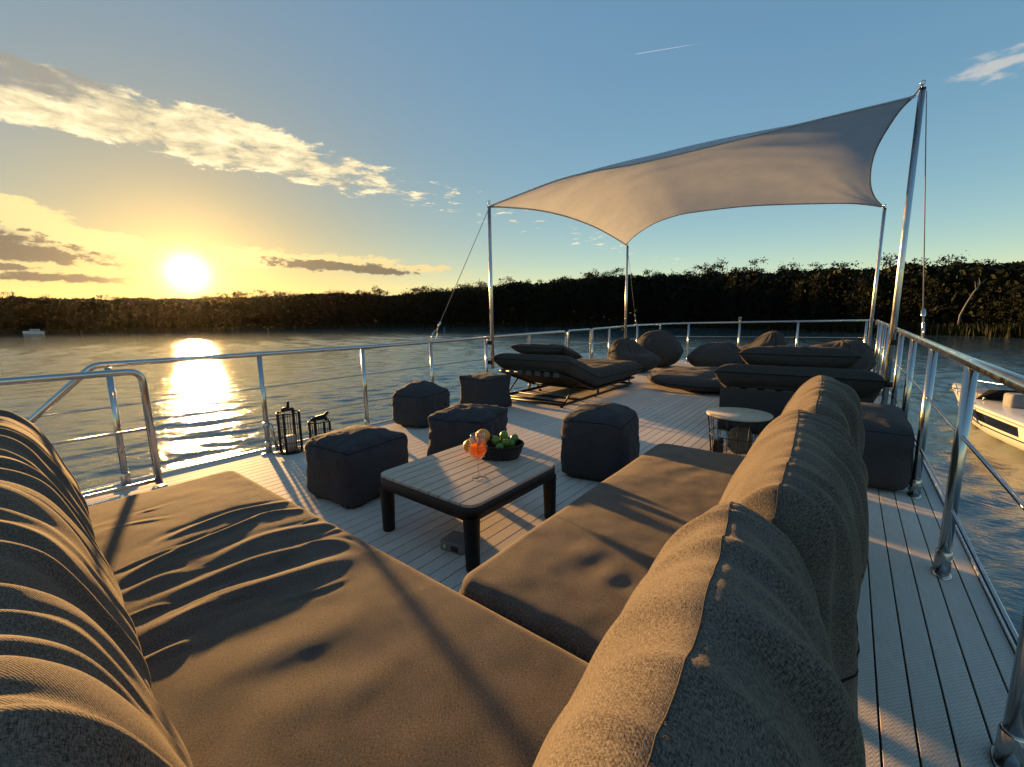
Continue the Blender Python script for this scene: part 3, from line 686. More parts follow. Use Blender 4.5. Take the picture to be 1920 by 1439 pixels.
# profile (p = depth away from the seat, z up): front bottom -> ridge -> back -> piping -> bottom
PROF = [(-.31, .395), (-.342, .47), (-.347, .57), (-.305, .69), (-.258, .80), (-.20, .888), (-.12, .938), (-.04, .908), (.010, .835), (.032, .735), (.044, .63), (.049, .545), (.052, .47), (.050, .40), (.0, .385), (-.16, .38)]
RIDGE, PIPE = 6, 11
def wedge_cushion(label, seed, L, to_world, ncrease, amp, cat='cushion', ts=(.18, .42), ns=190, long=1.0):
    rng = np.random.RandomState(seed); nk = 9; pr = catmull(PROF, nk); m = len(pr); t = np.arange(m) / m
    nx = np.roll(pr, -1, 0) - np.roll(pr, 1, 0); nrm = np.stack([-nx[:, 1], nx[:, 0]], 1); nrm /= np.linalg.norm(nrm, axis=1)[:, None]
    cen = np.array([-.13, .55]); sgn = np.sign(((pr - cen) * nrm).sum(1)); nrm *= np.sign(np.median(sgn))
    arc = np.concatenate([[0], np.cumsum(np.linalg.norm(np.diff(pr, axis=0), axis=1))])
    ss = L * (.5 - .5 * np.cos(np.pi * (np.linspace(0, 1, ns) * .86 + .07))); ss = (ss - ss[0]) / (ss[-1] - ss[0]) * L
    S, T_ = np.meshgrid(ss, t, indexing='ij'); disp = np.zeros_like(S)
    for _ in range(ncrease):
        s0 = rng.uniform(.02, L - .02); tcn = rng.uniform(*ts); tw = rng.uniform(.06, .17) * long; wd = rng.uniform(.011, .030) * long ** .6; a = amp * rng.uniform(.35, 1.15)
        fan = (s0 - L / 2) / (L / 2) * rng.uniform(.0, .25); cur = rng.uniform(-.5, .5)
        x = (S - s0 - fan * (T_ - .40) - cur * (T_ - tcn) ** 2) / wd; flip = rng.choice((-1, 1))
        disp += a * gsh(x * flip) * np.exp(-((T_ - tcn) / tw) ** 4) * (0.5 + min(1.4, wd / .024))
    if long == 1.0: disp *= 1 + 1.0 * np.clip((T_ - .40) / .06, 0, 1)
    f = np.ones_like(ss); d = np.minimum(ss, L - ss); r = .11
    f = np.where(d < r, .80 + .20 * np.sqrt(np.clip(1 - (1 - d / r) ** 2, 0, 1)), 1.0); puff = 1 + .035 * np.sin(np.pi * ss / L)
    spine = -.125
    def tap(P, s_):
        c_ = abs(2 * s_ / L - 1); bb = .46 + .54 * max(0, 1 - c_ ** 3.4) ** .60
        k_ = min(1, max(0, (P[1] - .44) / .2)); k_ = k_ * k_ * (3 - 2 * k_); base_ = .93 + .07 * max(0, 1 - c_ ** 10) ** .5
        wx = spine + (P[0] - spine) * (base_ * (1 - k_) + bb * k_); top = .40 + (P[1] - .40) * (1 - .05 * c_ ** 2 - .10 * c_ ** 10 + .035)
        return np.array([wx, top if P[1] > .40 else P[1]])
    V, UV = [], []
    for i in range(ns):
        for j in range(m):
            q = tap(pr[j], ss[i]); z = q[1] + nrm[j, 1] * disp[i, j]; p = q[0] + nrm[j, 0] * disp[i, j]
            b = .010 * mn.noise(Vector((ss[i] * 5, t[j] * 9, seed))) if pr[j][1] > .42 else 0
            zz = max(z + nrm[j, 1] * b, .384) if j > 0 else z
            if pr[j][1] < .55: zz = max(.384, q[1] * 0 + .384 + (pr[j][1] - .38) * (zz - .384) / max(.02, (pr[j][1] - .38)) if False else max(zz, .384))
            V.append(to_world(p + nrm[j, 0] * b, ss[i], zz)); UV.append((ss[i], arc[j]))
    F = [(i * m + j, i * m + (j + 1) % m, (i + 1) * m + (j + 1) % m, (i + 1) * m + j) for i in range(ns - 1) for j in range(m)]
    # end caps in rings towards the middle of the end face
    for end, i in ((0, 0), (1, ns - 1)):
        prev = [i * m + j for j in range(m)]; out = -1 if end == 0 else 1
        for k, (sc_, bul) in enumerate(((.8, .012), (.5, .022), (.2, .026))):
            cur = []
            for j in range(m):
                q0 = tap(pr[j], ss[i]); q = cen + (q0 - cen) * sc_; cur.append(len(V)); V.append(to_world(q[0], ss[i] + out * bul, max(q[1], .384))); UV.append((ss[i] + out * (1 - sc_) * .2, arc[j]))
            F += [((prev[j], prev[(j + 1) % m], cur[(j + 1) % m], cur[j]) if end else (prev[(j + 1) % m], prev[j], cur[j], cur[(j + 1) % m])) for j in range(m)]; prev = cur
        F.append(tuple(prev) if end else tuple(prev[::-1]))
    o = thing('back_cushion', label, cat, to_world(-.2, L / 2, .38)); tag(o, group='grey sofa back cushions')
    b = obj('cover', (V, F), 'sofa_fabric', o, True, UV); rel(b)
    Vn = np.array(V)
    jr, jp = RIDGE * nk, PIPE * nk
    c = rel(obj('seam', tube([Vn[i * m + jr] + np.array([0, 0, .0006]) for i in range(2, ns - 2, 2)], .0009, 5), 'seam_thread', o))
    c2 = rel(obj('piping', tube([Vn[i * m + jp] for i in range(1, ns - 1, 3)], .0032, 6), 'navy_seam', o))
    return o
def W_right(y0, d0, d1, L): return lambda p, s, z: (p + .01 + d0 + (d1 - d0) * (s / L) ** 2, y0 + s, z)
def W_left(x0): return lambda p, s, z: (x0 + s, .135 + max(0., -(x0 + s) - 1.0) * .042 - (p + .345) * (.80 if p < -.13 else 1.0) + (.0 if p < -.13 else .215 * .20), z)
wedge_cushion('grey back cushion closest to the camera on the walkway side', 3, .97, W_right(-.01, .022, -.055, .97), 44, .0052, ts=(.34, .60))
wedge_cushion('middle one of the three grey back cushions beside the walkway', 5, 1.05, W_right(.995, .022, -.030, 1.05), 48, .0058, ts=(.34, .60), ns=170)
wedge_cushion('farthest grey back cushion beside the walkway, near the wire table', 8, 1.10, W_right(2.085, .030, -.005, 1.10), 44, .0062, ts=(.34, .60), ns=150)
wedge_cushion('grey back cushion at the railing end, by the stair guard', 11, 1.06, W_left(-2.98), 46, .0050, ts=(.10, .46), long=1.45)
wedge_cushion('rumpled sunlit middle back cushion on the left sofa side', 14, 1.0, W_left(-1.98), 48, .0052, ts=(.10, .46), long=1.45)
wedge_cushion('deeply creased back cushion in the bottom left corner', 17, .76, W_left(-1.03), 36, .0056, ts=(.10, .46), long=1.45)

def slab_cushion(name, label, x0, x1, y0, y1, z0, z1, mat, creases=(), nx=200, ny=110, r=.05, rc=.08, seed=1, und=.004, group=None, piping=True):
    cx, cy, hx, hy = (x0 + x1) / 2, (y0 + y1) / 2, (x1 - x0) / 2, (y1 - y0) / 2
    def axis(h, n):
        e = np.array([0, .05, .15, .3, .5, .75]) * r; core = np.linspace(-h + r, h - r, n); return np.concatenate([-h + e, core, (h - e)[::-1]])
    ax, ay = axis(hx, nx), axis(hy, ny); X, Y = np.meshgrid(ax, ay, indexing='ij'); WX, WY = X + cx, Y + cy
    d = np.minimum(hx - np.abs(X), hy - np.abs(Y)); drop = np.where(d < r, r - np.sqrt(np.clip(r * r - (r - d) ** 2, 0, None)), 0)
    crown = .016 * (1 - (X / hx) ** 4) * (1 - (Y / hy) ** 4)
    Z = z1 - drop + crown
    for (pts, wd, a, flip) in creases:
        P = catmull(np.array([[q[0], q[1], 0] for q in pts]), 12, False)[:, :2]; Lc = np.concatenate([[0], np.cumsum(np.linalg.norm(np.diff(P, axis=0), axis=1))]); tot = Lc[-1]
        best = np.full(X.shape, 1e9); sd = np.zeros(X.shape); al = np.zeros(X.shape)
        for k in range(len(P) - 1):
            e = P[k + 1] - P[k]; l = np.linalg.norm(e); e = e / l; rx, ry = WX - P[k][0], WY - P[k][1]; tpar = np.clip(rx * e[0] + ry * e[1], 0, l)
            dx, dy = rx - e[0] * tpar, ry - e[1] * tpar; dist = np.hypot(dx, dy); side = np.sign(e[0] * ry - e[1] * rx); upd = dist < best
            best = np.where(upd, dist, best); sd = np.where(upd, dist * side, sd); al = np.where(upd, (Lc[k] + tpar) / tot, al)
        tap = np.sin(np.pi * np.clip(al * .96 + .02, 0, 1)) ** .6
        Z += a * gsh(sd * flip / wd) * tap * np.clip(d / r, 0, 1) ** .5
    for i in range(X.shape[0]):
        for j in range(X.shape[1]): Z[i, j] += und * fnoise((WX[i, j], WY[i, j], 0), 3.2, seed, 3) * min(1, d[i, j] / r + .2)
    # round the plan corners
    qx, qy = np.abs(X) - (hx - rc), np.abs(Y) - (hy - rc); msk = (qx > 0) & (qy > 0); nr_ = np.hypot(qx, qy); k = np.where(msk, np.maximum(qx, qy) / np.maximum(nr_, 1e-9), 1)
    X2 = np.where(msk, np.sign(X) * (hx - rc + qx * k), X); Y2 = np.where(msk, np.sign(Y) * (hy - rc + qy * k), Y)
    a, b = X.shape; V = np.stack([X2 + cx, Y2 + cy, Z], -1).reshape(-1, 3).tolist(); UV = np.stack([WX, WY], -1).reshape(-1, 2).tolist()
    F = [(i * b + j, (i + 1) * b + j, (i + 1) * b + j + 1, i * b + j + 1) for i in range(a - 1) for j in range(b - 1)]
    loop = [i * b for i in range(a)] + [(a - 1) * b + j for j in range(1, b)] + [i * b + b - 1 for i in range(a - 2, -1, -1)] + [j for j in range(b - 2, 0, -1)]
    prev = loop; hgt = z1 - r - z0
    for t_, bul in ((.2, .010), (.5, .014), (.8, .010), (.95, .004), (1.0, -.012)):
        cur = []
        for v in loop:
            p = V[v]; ux, uy = p[0] - cx, p[1] - cy; ox = bul * np.sign(ux) * (abs(ux) > hx - rc - .001); oy = bul * np.sign(uy) * (abs(uy) > hy - rc - .001)
            cur.append(len(V)); V.append([p[0] + ox, p[1] + oy, p[2] * (1 - t_) + z0 * t_]); UV.append((UV[v][0] + (t_ * hgt if abs(ox) > 0 else 0), UV[v][1] + (t_ * hgt if abs(oy) > 0 and abs(ox) == 0 else 0)))
        n = len(loop); F += [(prev[i], cur[i], cur[(i + 1) % n], prev[(i + 1) % n]) for i in range(n)]; prev = cur
    F.append(tuple(prev))
    o = thing(name, label, 'cushion', (cx, cy, z0)); tag(o, group=group)
    rel(obj('cover', (V, F), mat, o, True, UV))
    if piping: rel(obj('piping', tube([np.array(V[v]) + np.array([0, 0, -.004]) for v in loop[::3]], .003, 6, True), 'navy_seam', o))
    return o
ZS = .385
def w2(*px): return [tuple(onz(x, y, ZS)[:2]) for x, y in px]
big_creases = [
    (w2((300, 1022), (360, 996), (450, 962), (556, 938)), .026, .012, 1),
    (w2((235, 1090), (330, 1042), (430, 1000), (500, 968), (575, 955)), .024, .015, 1),
    (w2((400, 1056), (500, 1012), (600, 986), (648, 982)), .034, .012, 1),
    (w2((222, 1128), (300, 1092), (350, 1078)), .028, .010, 1),
    (w2((262, 1150), (350, 1112), (470, 1062), (560, 1036), (655, 1004)), .040, .015, 1),
    (w2((250, 1208), (340, 1168), (420, 1128), (540, 1090), (665, 1045)), .050, .021, 1),
    (w2((262, 1255), (310, 1232), (370, 1205)), .020, .012, 1),
    (w2((200, 1000), (260, 985), (320, 975)), .020, .004, 1),
    (w2((590, 1010), (650, 990), (720, 1000)), .018, .007, 1),
    (w2((560, 1030), (640, 1020), (690, 1040)), .022, .008, 1),
    (w2((330, 1330), (450, 1260), (600, 1200), (700, 1150)), .09, .006, 1),
    (w2((420, 1400), (560, 1330), (760, 1260)), .08, .005, 1),
]
_r = random.Random(12)
for _ in range(26):
    px, py = _r.uniform(230, 620), _r.uniform(970, 1240)
    if py > 1300 - .5 * px + 120 or py < 960 + .0 * px: continue
    ln = _r.uniform(30, 110); big_creases.append((w2((px - ln, py + ln * _r.uniform(.28, .5)), (px, py + _r.uniform(-6, 6)), (px + ln, py - ln * _r.uniform(.25, .45))), _r.uniform(.008, .02), _r.uniform(.0015, .0045), _r.choice((1, 1, -1))))
slab_cushion('seat_cushion', 'wide rumpled grey seat mattress in the foreground, glowing in low sun', -3.02, .06, -.62, .935, .19, ZS, 'sofa_fabric', big_creases, 330, 170, .045, .07, 2, .005, 'grey sofa seat cushions')
seat_creases = [
    (w2((1075, 1085), (1110, 1070), (1165, 1046)), .055, -.0045, 1), (w2((1150, 1115), (1200, 1085)), .05, -.004, 1),
    (w2((1250, 903), (1290, 893), (1330, 888)), .06, -.003, 1), (w2((900, 1120), (960, 1080), (1000, 1040)), .09, .004, 1), (w2((1100, 930), (1180, 900), (1240, 860)), .10, .004, 1)]
slab_cushion('seat_cushion', 'smooth grey seat mattress running beside the slatted table', -1.05, .06, .965, 3.07, .19, ZS, 'sofa_fabric', seat_creases, 130, 210, .05, .07, 5, .006, 'grey sofa seat cushions')
fr = thing('sofa_frame', 'low black base carrying the corner sofa mattresses', 'sofa frame', (-1.4, .2, 0))
part('platform', join(box(-2.96, .03, -.6, .90, .12, .189, .008)), 'black_metal', fr)
part('platform', join(box(-1.0, .03, 1.0, 3.03, .121, .188, .008)), 'black_metal', fr)
for (x, y) in ((-2.85, .8), (-2.85, -.5), (-.1, -.5), (-1.3, .8), (-.92, 2.9), (-.06, 2.9), (-.06, 1.2)): part('leg', box(x - .03, x + .03, y - .03, y + .03, .001, .122, .004), 'black_metal', fr)

def soft_box(hx, hy, h, seed, n=30, ex=5.5, wr=.012, sag=.03, dent=0.0, ears=.02):
    V, idx, F = [], {}, []; UVs = []
    def vert(p):
        key = tuple(np.round(p, 5))
        if key not in idx:
            idx[key] = len(V); v = np.array(p); nl = (np.abs(v) ** ex).sum() ** (1 / ex); q = v / nl
            ear = ears * (abs(v[0] * v[1] * v[2]) ** 2)
            s = q * (1 + ear * 2.2); x, y, z = s[0] * hx, s[1] * hy, s[2] * h / 2 + h / 2
            side = 1 - abs(q[2]) ** 4; x *= 1 + .05 * side * (1 - z / h * .9); y *= 1 + .05 * side * (1 - z / h * .9)
            w1 = fnoise((x, y, z), 4.0, seed, 3); w2_ = 1 - abs(fnoise((x * 1.0, y * 1.6, z * .8), 6.5, seed + 3, 2)) * 2
            amt = wr * (w1 * .45 + max(0, w2_ - .66) * .6)
            x += q[0] * amt; y += q[1] * amt
            if z > h * .5: z += amt * .9 + sag * (math.cos(min(1, abs(s[0])) * 1.57) * math.cos(min(1, abs(s[1])) * 1.57)) - dent * (1 - min(1, math.hypot(s[0], s[1])))
            z = max(z, 0.001) if z > h * .04 else .001
            V.append((x, y, z)); UVs.append((x + z * .7, y + z * .7))
        return idx[key]
    g = np.linspace(-1, 1, n)
    for ax in range(3):
        for sg in (-1, 1):
            for i in range(n - 1):
                for j in range(n - 1):
                    def P(a, b):
                        p = [0, 0, 0]; p[ax] = sg; p[(ax + 1) % 3] = a; p[(ax + 2) % 3] = b; return vert(p)
                    q = (P(g[i], g[j]), P(g[i + 1], g[j]), P(g[i + 1], g[j + 1]), P(g[i], g[j + 1]))
                    F.append(q if sg > 0 else q[::-1])
    return V, F, UVs
def pouf(label, x, y, rot, hx, hy, h, seed, **kw):
    o = thing('pouf', label, 'pouf', (x, y, .0), math.radians(rot), 'dark cube poufs')
    V, F, U = soft_box(hx, hy, h, seed, **kw); obj('cover', (V, F), 'pouf_fabric', o, True, U)
    Vn = np.array(V)
    # top seam follows the edge where top and sides meet
    pts = []
    for a in np.linspace(0, 2 * math.pi, 72, endpoint=False):
        dv = np.array([math.cos(a), math.sin(a)]); k = max(abs(dv[0]) / hx, abs(dv[1]) / hy); tgt = np.array([*(dv / k), h * .93]); pts.append(Vn[np.argmin(((Vn - tgt) ** 2).sum(1))])
    pts = [p for i, p in enumerate(pts) if np.linalg.norm(p - pts[i - 1]) > 1e-5]
    obj('seam', tube(pts, .0035, 5, True), 'navy_seam', o)
    obj('side_tag', shift(box(-.001, .006, -.025, .025, -.012, .012, .001), (hx * 1.0, hy * .4, h * .55)), 'navy_seam', o)
    return o
pouf('big dark cube pouf between the lanterns and the slatted table', -2.87, 1.71, 6, .275, .29, .45, 21, wr=.030, ears=.03, sag=.05)
pouf('slouching dark pouf against the railing, left of the pair', -4.17, 3.42, 14, .27, .31, .44, 22, wr=.04, sag=.10, ex=4.2)
pouf('upright dark pouf beside the sun lounger, right of the pair', -4.17, 4.62, -4, .27, .28, .48, 23, ears=.06, wr=.02, sag=.01, ex=7)
pouf('dark pouf right behind the fruit basket, its side lit orange', -2.86, 2.92, 16, .30, .30, .41, 24, wr=.045, sag=.06, ears=.08)
pouf('dark rounded pouf standing alone right of the slatted table', -1.57, 3.17, 10, .275, .29, .53, 25, wr=.028, sag=.06, ex=5)
pouf('large dark pouf behind the back cushions on the walkway', .14, 4.50, 0, .30, .55, .50, 26, wr=.014, n=34)

def pillow(hx, hy, th, seed, n=44, pinch=.10, wr=.010):
    V, F, U = [], [], []
    g = np.linspace(-1, 1, n)
    for side in (1, -1):
        for i in range(n):
            for j in range(n):
                a, b = g[i], g[j]; e = (1 - a ** 6) * (1 - b ** 4); prof = max(0, e) ** .48
                k = 1 - pinch * (1 - (a * a)) * (b * b) ** 2 ; k2 = 1 - pinch * (1 - (b * b)) * (a * a) ** 2
                w_ = wr * fnoise((a * hx, b * hy, side), 7, seed, 3) * prof + wr * .9 * max(0, 1 - abs(fnoise((a * hx * 2.4, b * hy, side), 6, seed + 5, 2)) * 4) * prof
                V.append((a * hx * k2, b * hy * k, side * (th / 2 * prof) + w_)); U.append((a * hx, b * hy + side * 3))
    N_ = n * n
    for i in range(n - 1):
        for j in range(n - 1):
            F.append((i * n + j, (i + 1) * n + j, (i + 1) * n + j + 1, i * n + j + 1)); F.append((N_ + i * n + j, N_ + i * n + j + 1, N_ + (i + 1) * n + j + 1, N_ + (i + 1) * n + j))
    loop = [i * n for i in range(n)] + [(n - 1) * n + j for j in range(1, n)] + [i * n + n - 1 for i in range(n - 2, -1, -1)] + [j for j in range(n - 2, 0, -1)]
    return V, F, U, [V[v] for v in loop]
def lounger(label, x, y, group):
    """double sun bed, head at -y (near), feet at +y; x,y = centre of head edge on the deck"""
    o = thing('sun_lounger', label, 'sun lounger', (x, y, 0), 0, group); hw = .60
    obj('base_frame', join(tube(fillet([(-hw, 0, .05), (hw, 0, .05), (hw, 2.5, .05), (-hw, 2.5, .05), (-hw, .001, .05)], .03, 3), .022, 8), tube([(-hw, .07, .075), (hw, .07, .075)], .016, 8), tube([(-hw, .50, .05), (hw, .50, .05)], .018, 8)), 'black_metal', o)
    for (a, b) in ((-hw + .05, .05), (hw - .05, .05), (-hw + .05, 2.4), (hw - .05, 2.4), (-hw + .05, 1.1), (hw - .05, 1.1)):
        obj('leg', box(a - .02, a + .02, b - .02, b + .02, .001, .032, .003), 'black_metal', o)
    ZF = .15
    obj('seat_frame', join(tube(fillet([(-hw, .95, ZF), (hw, .95, ZF), (hw, 2.6, ZF), (-hw, 2.6, ZF), (-hw, .951, ZF)], .03, 3), .02, 8)), 'black_metal', o)
    for (a, b) in ((-hw, 1.1), (hw, 1.1), (-hw, 2.35), (hw, 2.35)): obj('leg', tube([(a, b, .05), (a, b, ZF)], .018, 8), 'black_metal', o)
    for i in range(12): obj('slat', box(-hw + .02, hw - .02, 1.0 + i * .125, 1.06 + i * .125, ZF + .002, ZF + .02, .003), 'black_metal', o)
    hd = np.array([0, .04, .475]); hg = np.array([0, .95, ZF])
    bf = obj('backrest_frame', join(*[tube([(s * hw, hg[1], hg[2]), (s * hw, hd[1], hd[2])], .02, 8) for s in (-1, 1)], tube([(-hw, hd[1], hd[2]), (hw, hd[1], hd[2])], .022, 8)), 'black_metal', o)
    dirv = (hd - hg)
    obj('back_sling', ([(-hw, hg[1], hg[2] + .012), (hw, hg[1], hg[2] + .012), (hw, hd[1], hd[2] + .012), (-hw, hd[1], hd[2] + .012), (-hw, hg[1], hg[2] + .02), (hw, hg[1], hg[2] + .02), (hw, hd[1], hd[2] + .02), (-hw, hd[1], hd[2] + .02)], [(3, 2, 1, 0), (4, 5, 6, 7), (0, 1, 5, 4), (1, 2, 6, 5), (2, 3, 7, 6), (3, 0, 4, 7)]), 'navy_seam', bf, False)
    for i in range(7):
        a = -hw + .04 + i * .165
        obj('webbing_strap', tube([(a + .045 + 0 * t_, hd[1] + .029 * math.cos(t_), hd[2] + .029 * math.sin(t_)) for t_ in np.linspace(1.2, 5.2, 12)], .012, 4) if False else shift(box(a, a + .10, -.030, -.024, -.034, .034, .002), (0, hd[1], hd[2] + .004)), 'strap_grey', bf, False)
    for s in (-1, 1): obj('prop_arm', tube([(s * (hw - .04), .46, .31), (s * (hw - .04), .12, .06)], .013, 8), 'black_metal', o)
    hwm, th, n1, n2 = .74, .30, 110, 60; V, U = [], []; Ltot = 2.78; hl = 1.04
    for side in (1, -1):
        for i in range(n1):
            for j in range(n2):
                a = -1 + 2 * i / (n1 - 1); b = -1 + 2 * j / (n2 - 1); a = math.copysign(abs(a) ** .85, a); b = math.copysign(abs(b) ** .85, b)
                s = (a + 1) / 2 * Ltot; e = (1 - abs(a) ** 16) * (1 - abs(b) ** 11); prof = max(0, e) ** .55
                if s < hl: c = np.array([0., .97 - (hl - s) * .94, ZF + .035 + (hl - s) * .325])
                else: c = np.array([0., .97 + (s - hl), ZF + .035])
                w_ = .008 * fnoise((s, b * hwm, side), 4, x, 3) * prof
                tuft = -(.026 * math.exp(-(((s - 1.9) / .035) ** 2)) + .030 * math.exp(-(((s - hl) / .05) ** 2))) * prof
                cr = 0
                for q_ in range(5): cr += .011 * math.exp(-(((s - hl + .10 * b * b - .05 + (q_ - 2) * .075 * (1 + .3 * math.sin(b * 3 + q_))) / .016) ** 2)) * math.exp(-((b - (.55 if q_ % 2 else -.4)) / .5) ** 2)
                z = c[2] + th / 2 + side * (th / 2) * prof + w_ + ((tuft + cr * prof) if side > 0 else 0)
                k = 1 - .045 * (1 - a * a) * (abs(b) ** 8); k2 = 1 - .0 * (1 - b * b)
                V.append((b * hwm * k, c[1] + .03 * (1 - b * b) * (a < -.93), z)); U.append((b * hwm, s + side * 5))
    N_ = n1 * n2; F = []
    for i in range(n1 - 1):
        for j in range(n2 - 1):
            q = (i * n2 + j, i * n2 + j + 1, (i + 1) * n2 + j + 1, (i + 1) * n2 + j); F.append(q); F.append(tuple(N_ + k for k in q[::-1]))
    mt = obj('mattress', (V, F), 'lounger_fabric', o, True, U)
    loop = [i * n2 for i in range(n1)] + [(n1 - 1) * n2 + j for j in range(1, n2)] + [i * n2 + n2 - 1 for i in range(n1 - 2, -1, -1)] + [j for j in range(n2 - 2, 0, -1)]
    obj('piping', tube([V[v] for v in loop], .006, 6, True), 'navy_seam', mt)
    return o
lounger('dark double sun lounger with raised back by the sunset railing', -3.76, 5.16, 'double sun loungers')
lr_ = lounger('dark double sun lounger behind the wire table', -.43, 5.16, 'double sun loungers')
obj('skirt', box(-.66, .66, -.004, .010, .012, .50, .003), 'lounger_fabric', lr_, False)
def pillow_thing(label, loc, hx, hy, th, rot, seed, tilt=0.0):
    o = thing('pillow', label, 'pillow', loc, rot, 'lounger pillows'); o.rotation_euler = (tilt, 0, rot)
    V, F, U, lp = pillow(hx, hy, th, seed); c = obj('cover', (V, F), 'lounger_fabric', o, True, U); obj('piping', tube(lp[::2], .005, 6, True), 'navy_seam', o)
pillow_thing('small dark pillow on the sun lounger by the sunset railing', (-3.72, 5.57, .775), .50, .30, .17, .02, 31, -.30)
pillow_thing('long dark pillow on the sun lounger behind the wire table', (-.43, 5.62, .785), .54, .32, .25, .03, 32, -.30)

def round_cushion():
    o = thing('floor_cushion', 'large flat round dark cushion lying on the open deck', 'cushion', (-1.95, 8.35, 0)); V, F, U = [], [], []; na, nr = 96, 26; R = 1.12
    for side in (1, -1):
        for i in range(nr):
            q = i / (nr - 1)
            for k in range(na):
                a = 2 * math.pi * k / na; prof = max(0, 1 - q ** 3.2) ** .5; pucker = .020 * math.sin(a * 34 + 3 * math.sin(a * 5)) * math.exp(-((q - .9) / .09) ** 2)
                z = .15 + side * .15 * prof + (.035 * fnoise((q * math.cos(a), q * math.sin(a), side), 2.2, 3, 3) * prof + pucker * prof if side > 0 else 0)
                rr = R * q * (1 + .012 * math.sin(a * 3 + 1)); V.append((rr * math.cos(a), rr * math.sin(a), max(.001, z))); U.append((rr * math.cos(a), rr * math.sin(a) + side * 3))
    N_ = na * nr
    for i in range(nr - 1):
        for k in range(na):
            l = (k + 1) % na; q = (i * na + k, (i + 1) * na + k, (i + 1) * na + l, i * na + l); F.append(q); F.append(tuple(N_ + t_ for t_ in q[::-1]))
    obj('cover', (V, F), 'bean_fabric', o, True, U); obj('seam', tube([V[(nr - 1) * na + k] for k in range(na)], .007, 6, True), 'navy_seam', o)
round_cushion()
def bean(label, x, y, rot, R, H, seed, lean=.22, dent=.25, topw=.5, wr=.010, knot=True):
    o = thing('bean_bag', label, 'bean bag', (x, y, 0), rot, 'dark bean bags'); V, F, U = [], [], []; na, nz = 128, 76
    for i in range(nz):
        t = i / (nz - 1); ph = -math.pi / 2 + math.pi * t; zc = math.sin(ph); rc_ = max(0, math.cos(ph)) ** .62
        for k in range(na):
            a = 2 * math.pi * k / na; z = (zc * .5 + .5); r = R * rc_ * (1 - (1 - topw) * max(0, z - .4) / .6)
            pleat = (.018 * math.sin(a * 17 + seed + 2 * math.sin(a * 3 + seed)) + .010 * math.sin(a * 29 + 2 * seed)) * math.exp(-((z - .93) / .16) ** 2)
            r *= 1 + pleat / max(.15, r) * 1.0 + .03 * math.sin(a * 3 + seed) + .02 * math.sin(a * 5 + 2.1 * seed)
            px, py, pz = r * math.cos(a), r * math.sin(a), z * H
            py += lean * max(0, z - .3) / .7 * R * 1.4
            sd = dent * math.exp(-((py + .25 * R) / (.5 * R)) ** 2 - (px / (.8 * R)) ** 2) * max(0, z - .4) / .6; pz -= sd * H
            amt = wr * 1.6 * fnoise((px, py, pz), 2.6, seed + 9, 2)
            # sagging cross folds below the seat and round the waist
            for q in range(4):
                z0 = .30 + .15 * q + .05 * math.sin(2 * a + q * 2 + seed); amt += wr * 1.1 * math.exp(-((z - z0) / .022) ** 2) * max(0, math.sin(a * 2 + q * 1.7 + seed)) ** 2
            sc_ = 1 + amt / R; V.append((px * sc_, py * sc_, max(.001, pz + amt * .5))); U.append((a * R, z * H * 2))
    for i in range(nz - 1):
        for k in range(na):
            l = (k + 1) % na; F.append((i * na + k, i * na + l, (i + 1) * na + l, (i + 1) * na + k))
    b = obj('cover', (V, F), 'bean_fabric', o, True, U)
    for k in (4, na // 3 + 5, 2 * na // 3): obj('seam', tube([V[i * na + k] for i in range(6, nz - 4, 2)], .006, 5), 'navy_seam', o)
    top = V[(nz - 2) * na]; obj('carry_loop', tube(catmull([(top[0] - .06, top[1], top[2] - .02), (top[0] - .035, top[1] + .015, top[2] + .035), (top[0] + .035, top[1] + .015, top[2] + .035), (top[0] + .06, top[1], top[2] - .02)], 4, False), .009, 6), 'navy_seam', o)
    return o
bean('dark bean bag with its sunset side lit orange, in front of the bow corner pole', -4.0, 9.75, 1.15, .62, .80, 41, .30, .42, .55)
bean('tall dark bean bag tucked behind the orange lit one', -3.92, 11.1, .2, .66, .97, 42, .15, .12, .62)
bean('low dark bean bag behind the round floor cushion', -2.50, 11.15, -.2, .66, .68, 43, .1, .12, .62)
bean('dark bean bag against the bow rail under the navigation light', -1.75, 12.0, -1.1, .62, .92, 44, .32, .30, .55)
bean('wide dark bean bag in the bow corner on the boat side', -.25, 10.6, -1.4, .70, .80, 45, .15, .10, .70)

# ------------------------------------------------------------------ slatted coffee table and what stands on it
TZ = .372
def rrect(x0, x1, y0, y1, r, n=7):
    out = []
    for (cx, cy, a0) in ((x1 - r, y1 - r, 0), (x0 + r, y1 - r, 90), (x0 + r, y0 + r, 180), (x1 - r, y0 + r, 270)):
        for k in range(n + 1):
            a = math.radians(a0 + 90 * k / n); out.append((cx + r * math.cos(a), cy + r * math.sin(a)))
    return out
def prism(poly, z0, z1, ch=.0):
    n = len(poly); V = [(x, y, z0) for x, y in poly] + [(x, y, z1 - ch) for x, y in poly]; F = [(i, (i + 1) % n, n + (i + 1) % n, n + i) for i in range(n)] + [tuple(range(n - 1, -1, -1))]
    if ch:
        c = np.mean(poly, 0); V += [(x + (c[0] - x) / abs((c[0] - x) or 1) * ch * (abs(c[0] - x) > .001), y + (c[1] - y) / abs((c[1] - y) or 1) * ch * (abs(c[1] - y) > .001), z1) for x, y in poly]
        F += [(n + i, n + (i + 1) % n, 2 * n + (i + 1) % n, 2 * n + i) for i in range(n)] + [tuple(2 * n + i for i in range(n))]
    else: F += [tuple(n + i for i in range(n))]
    return V, F
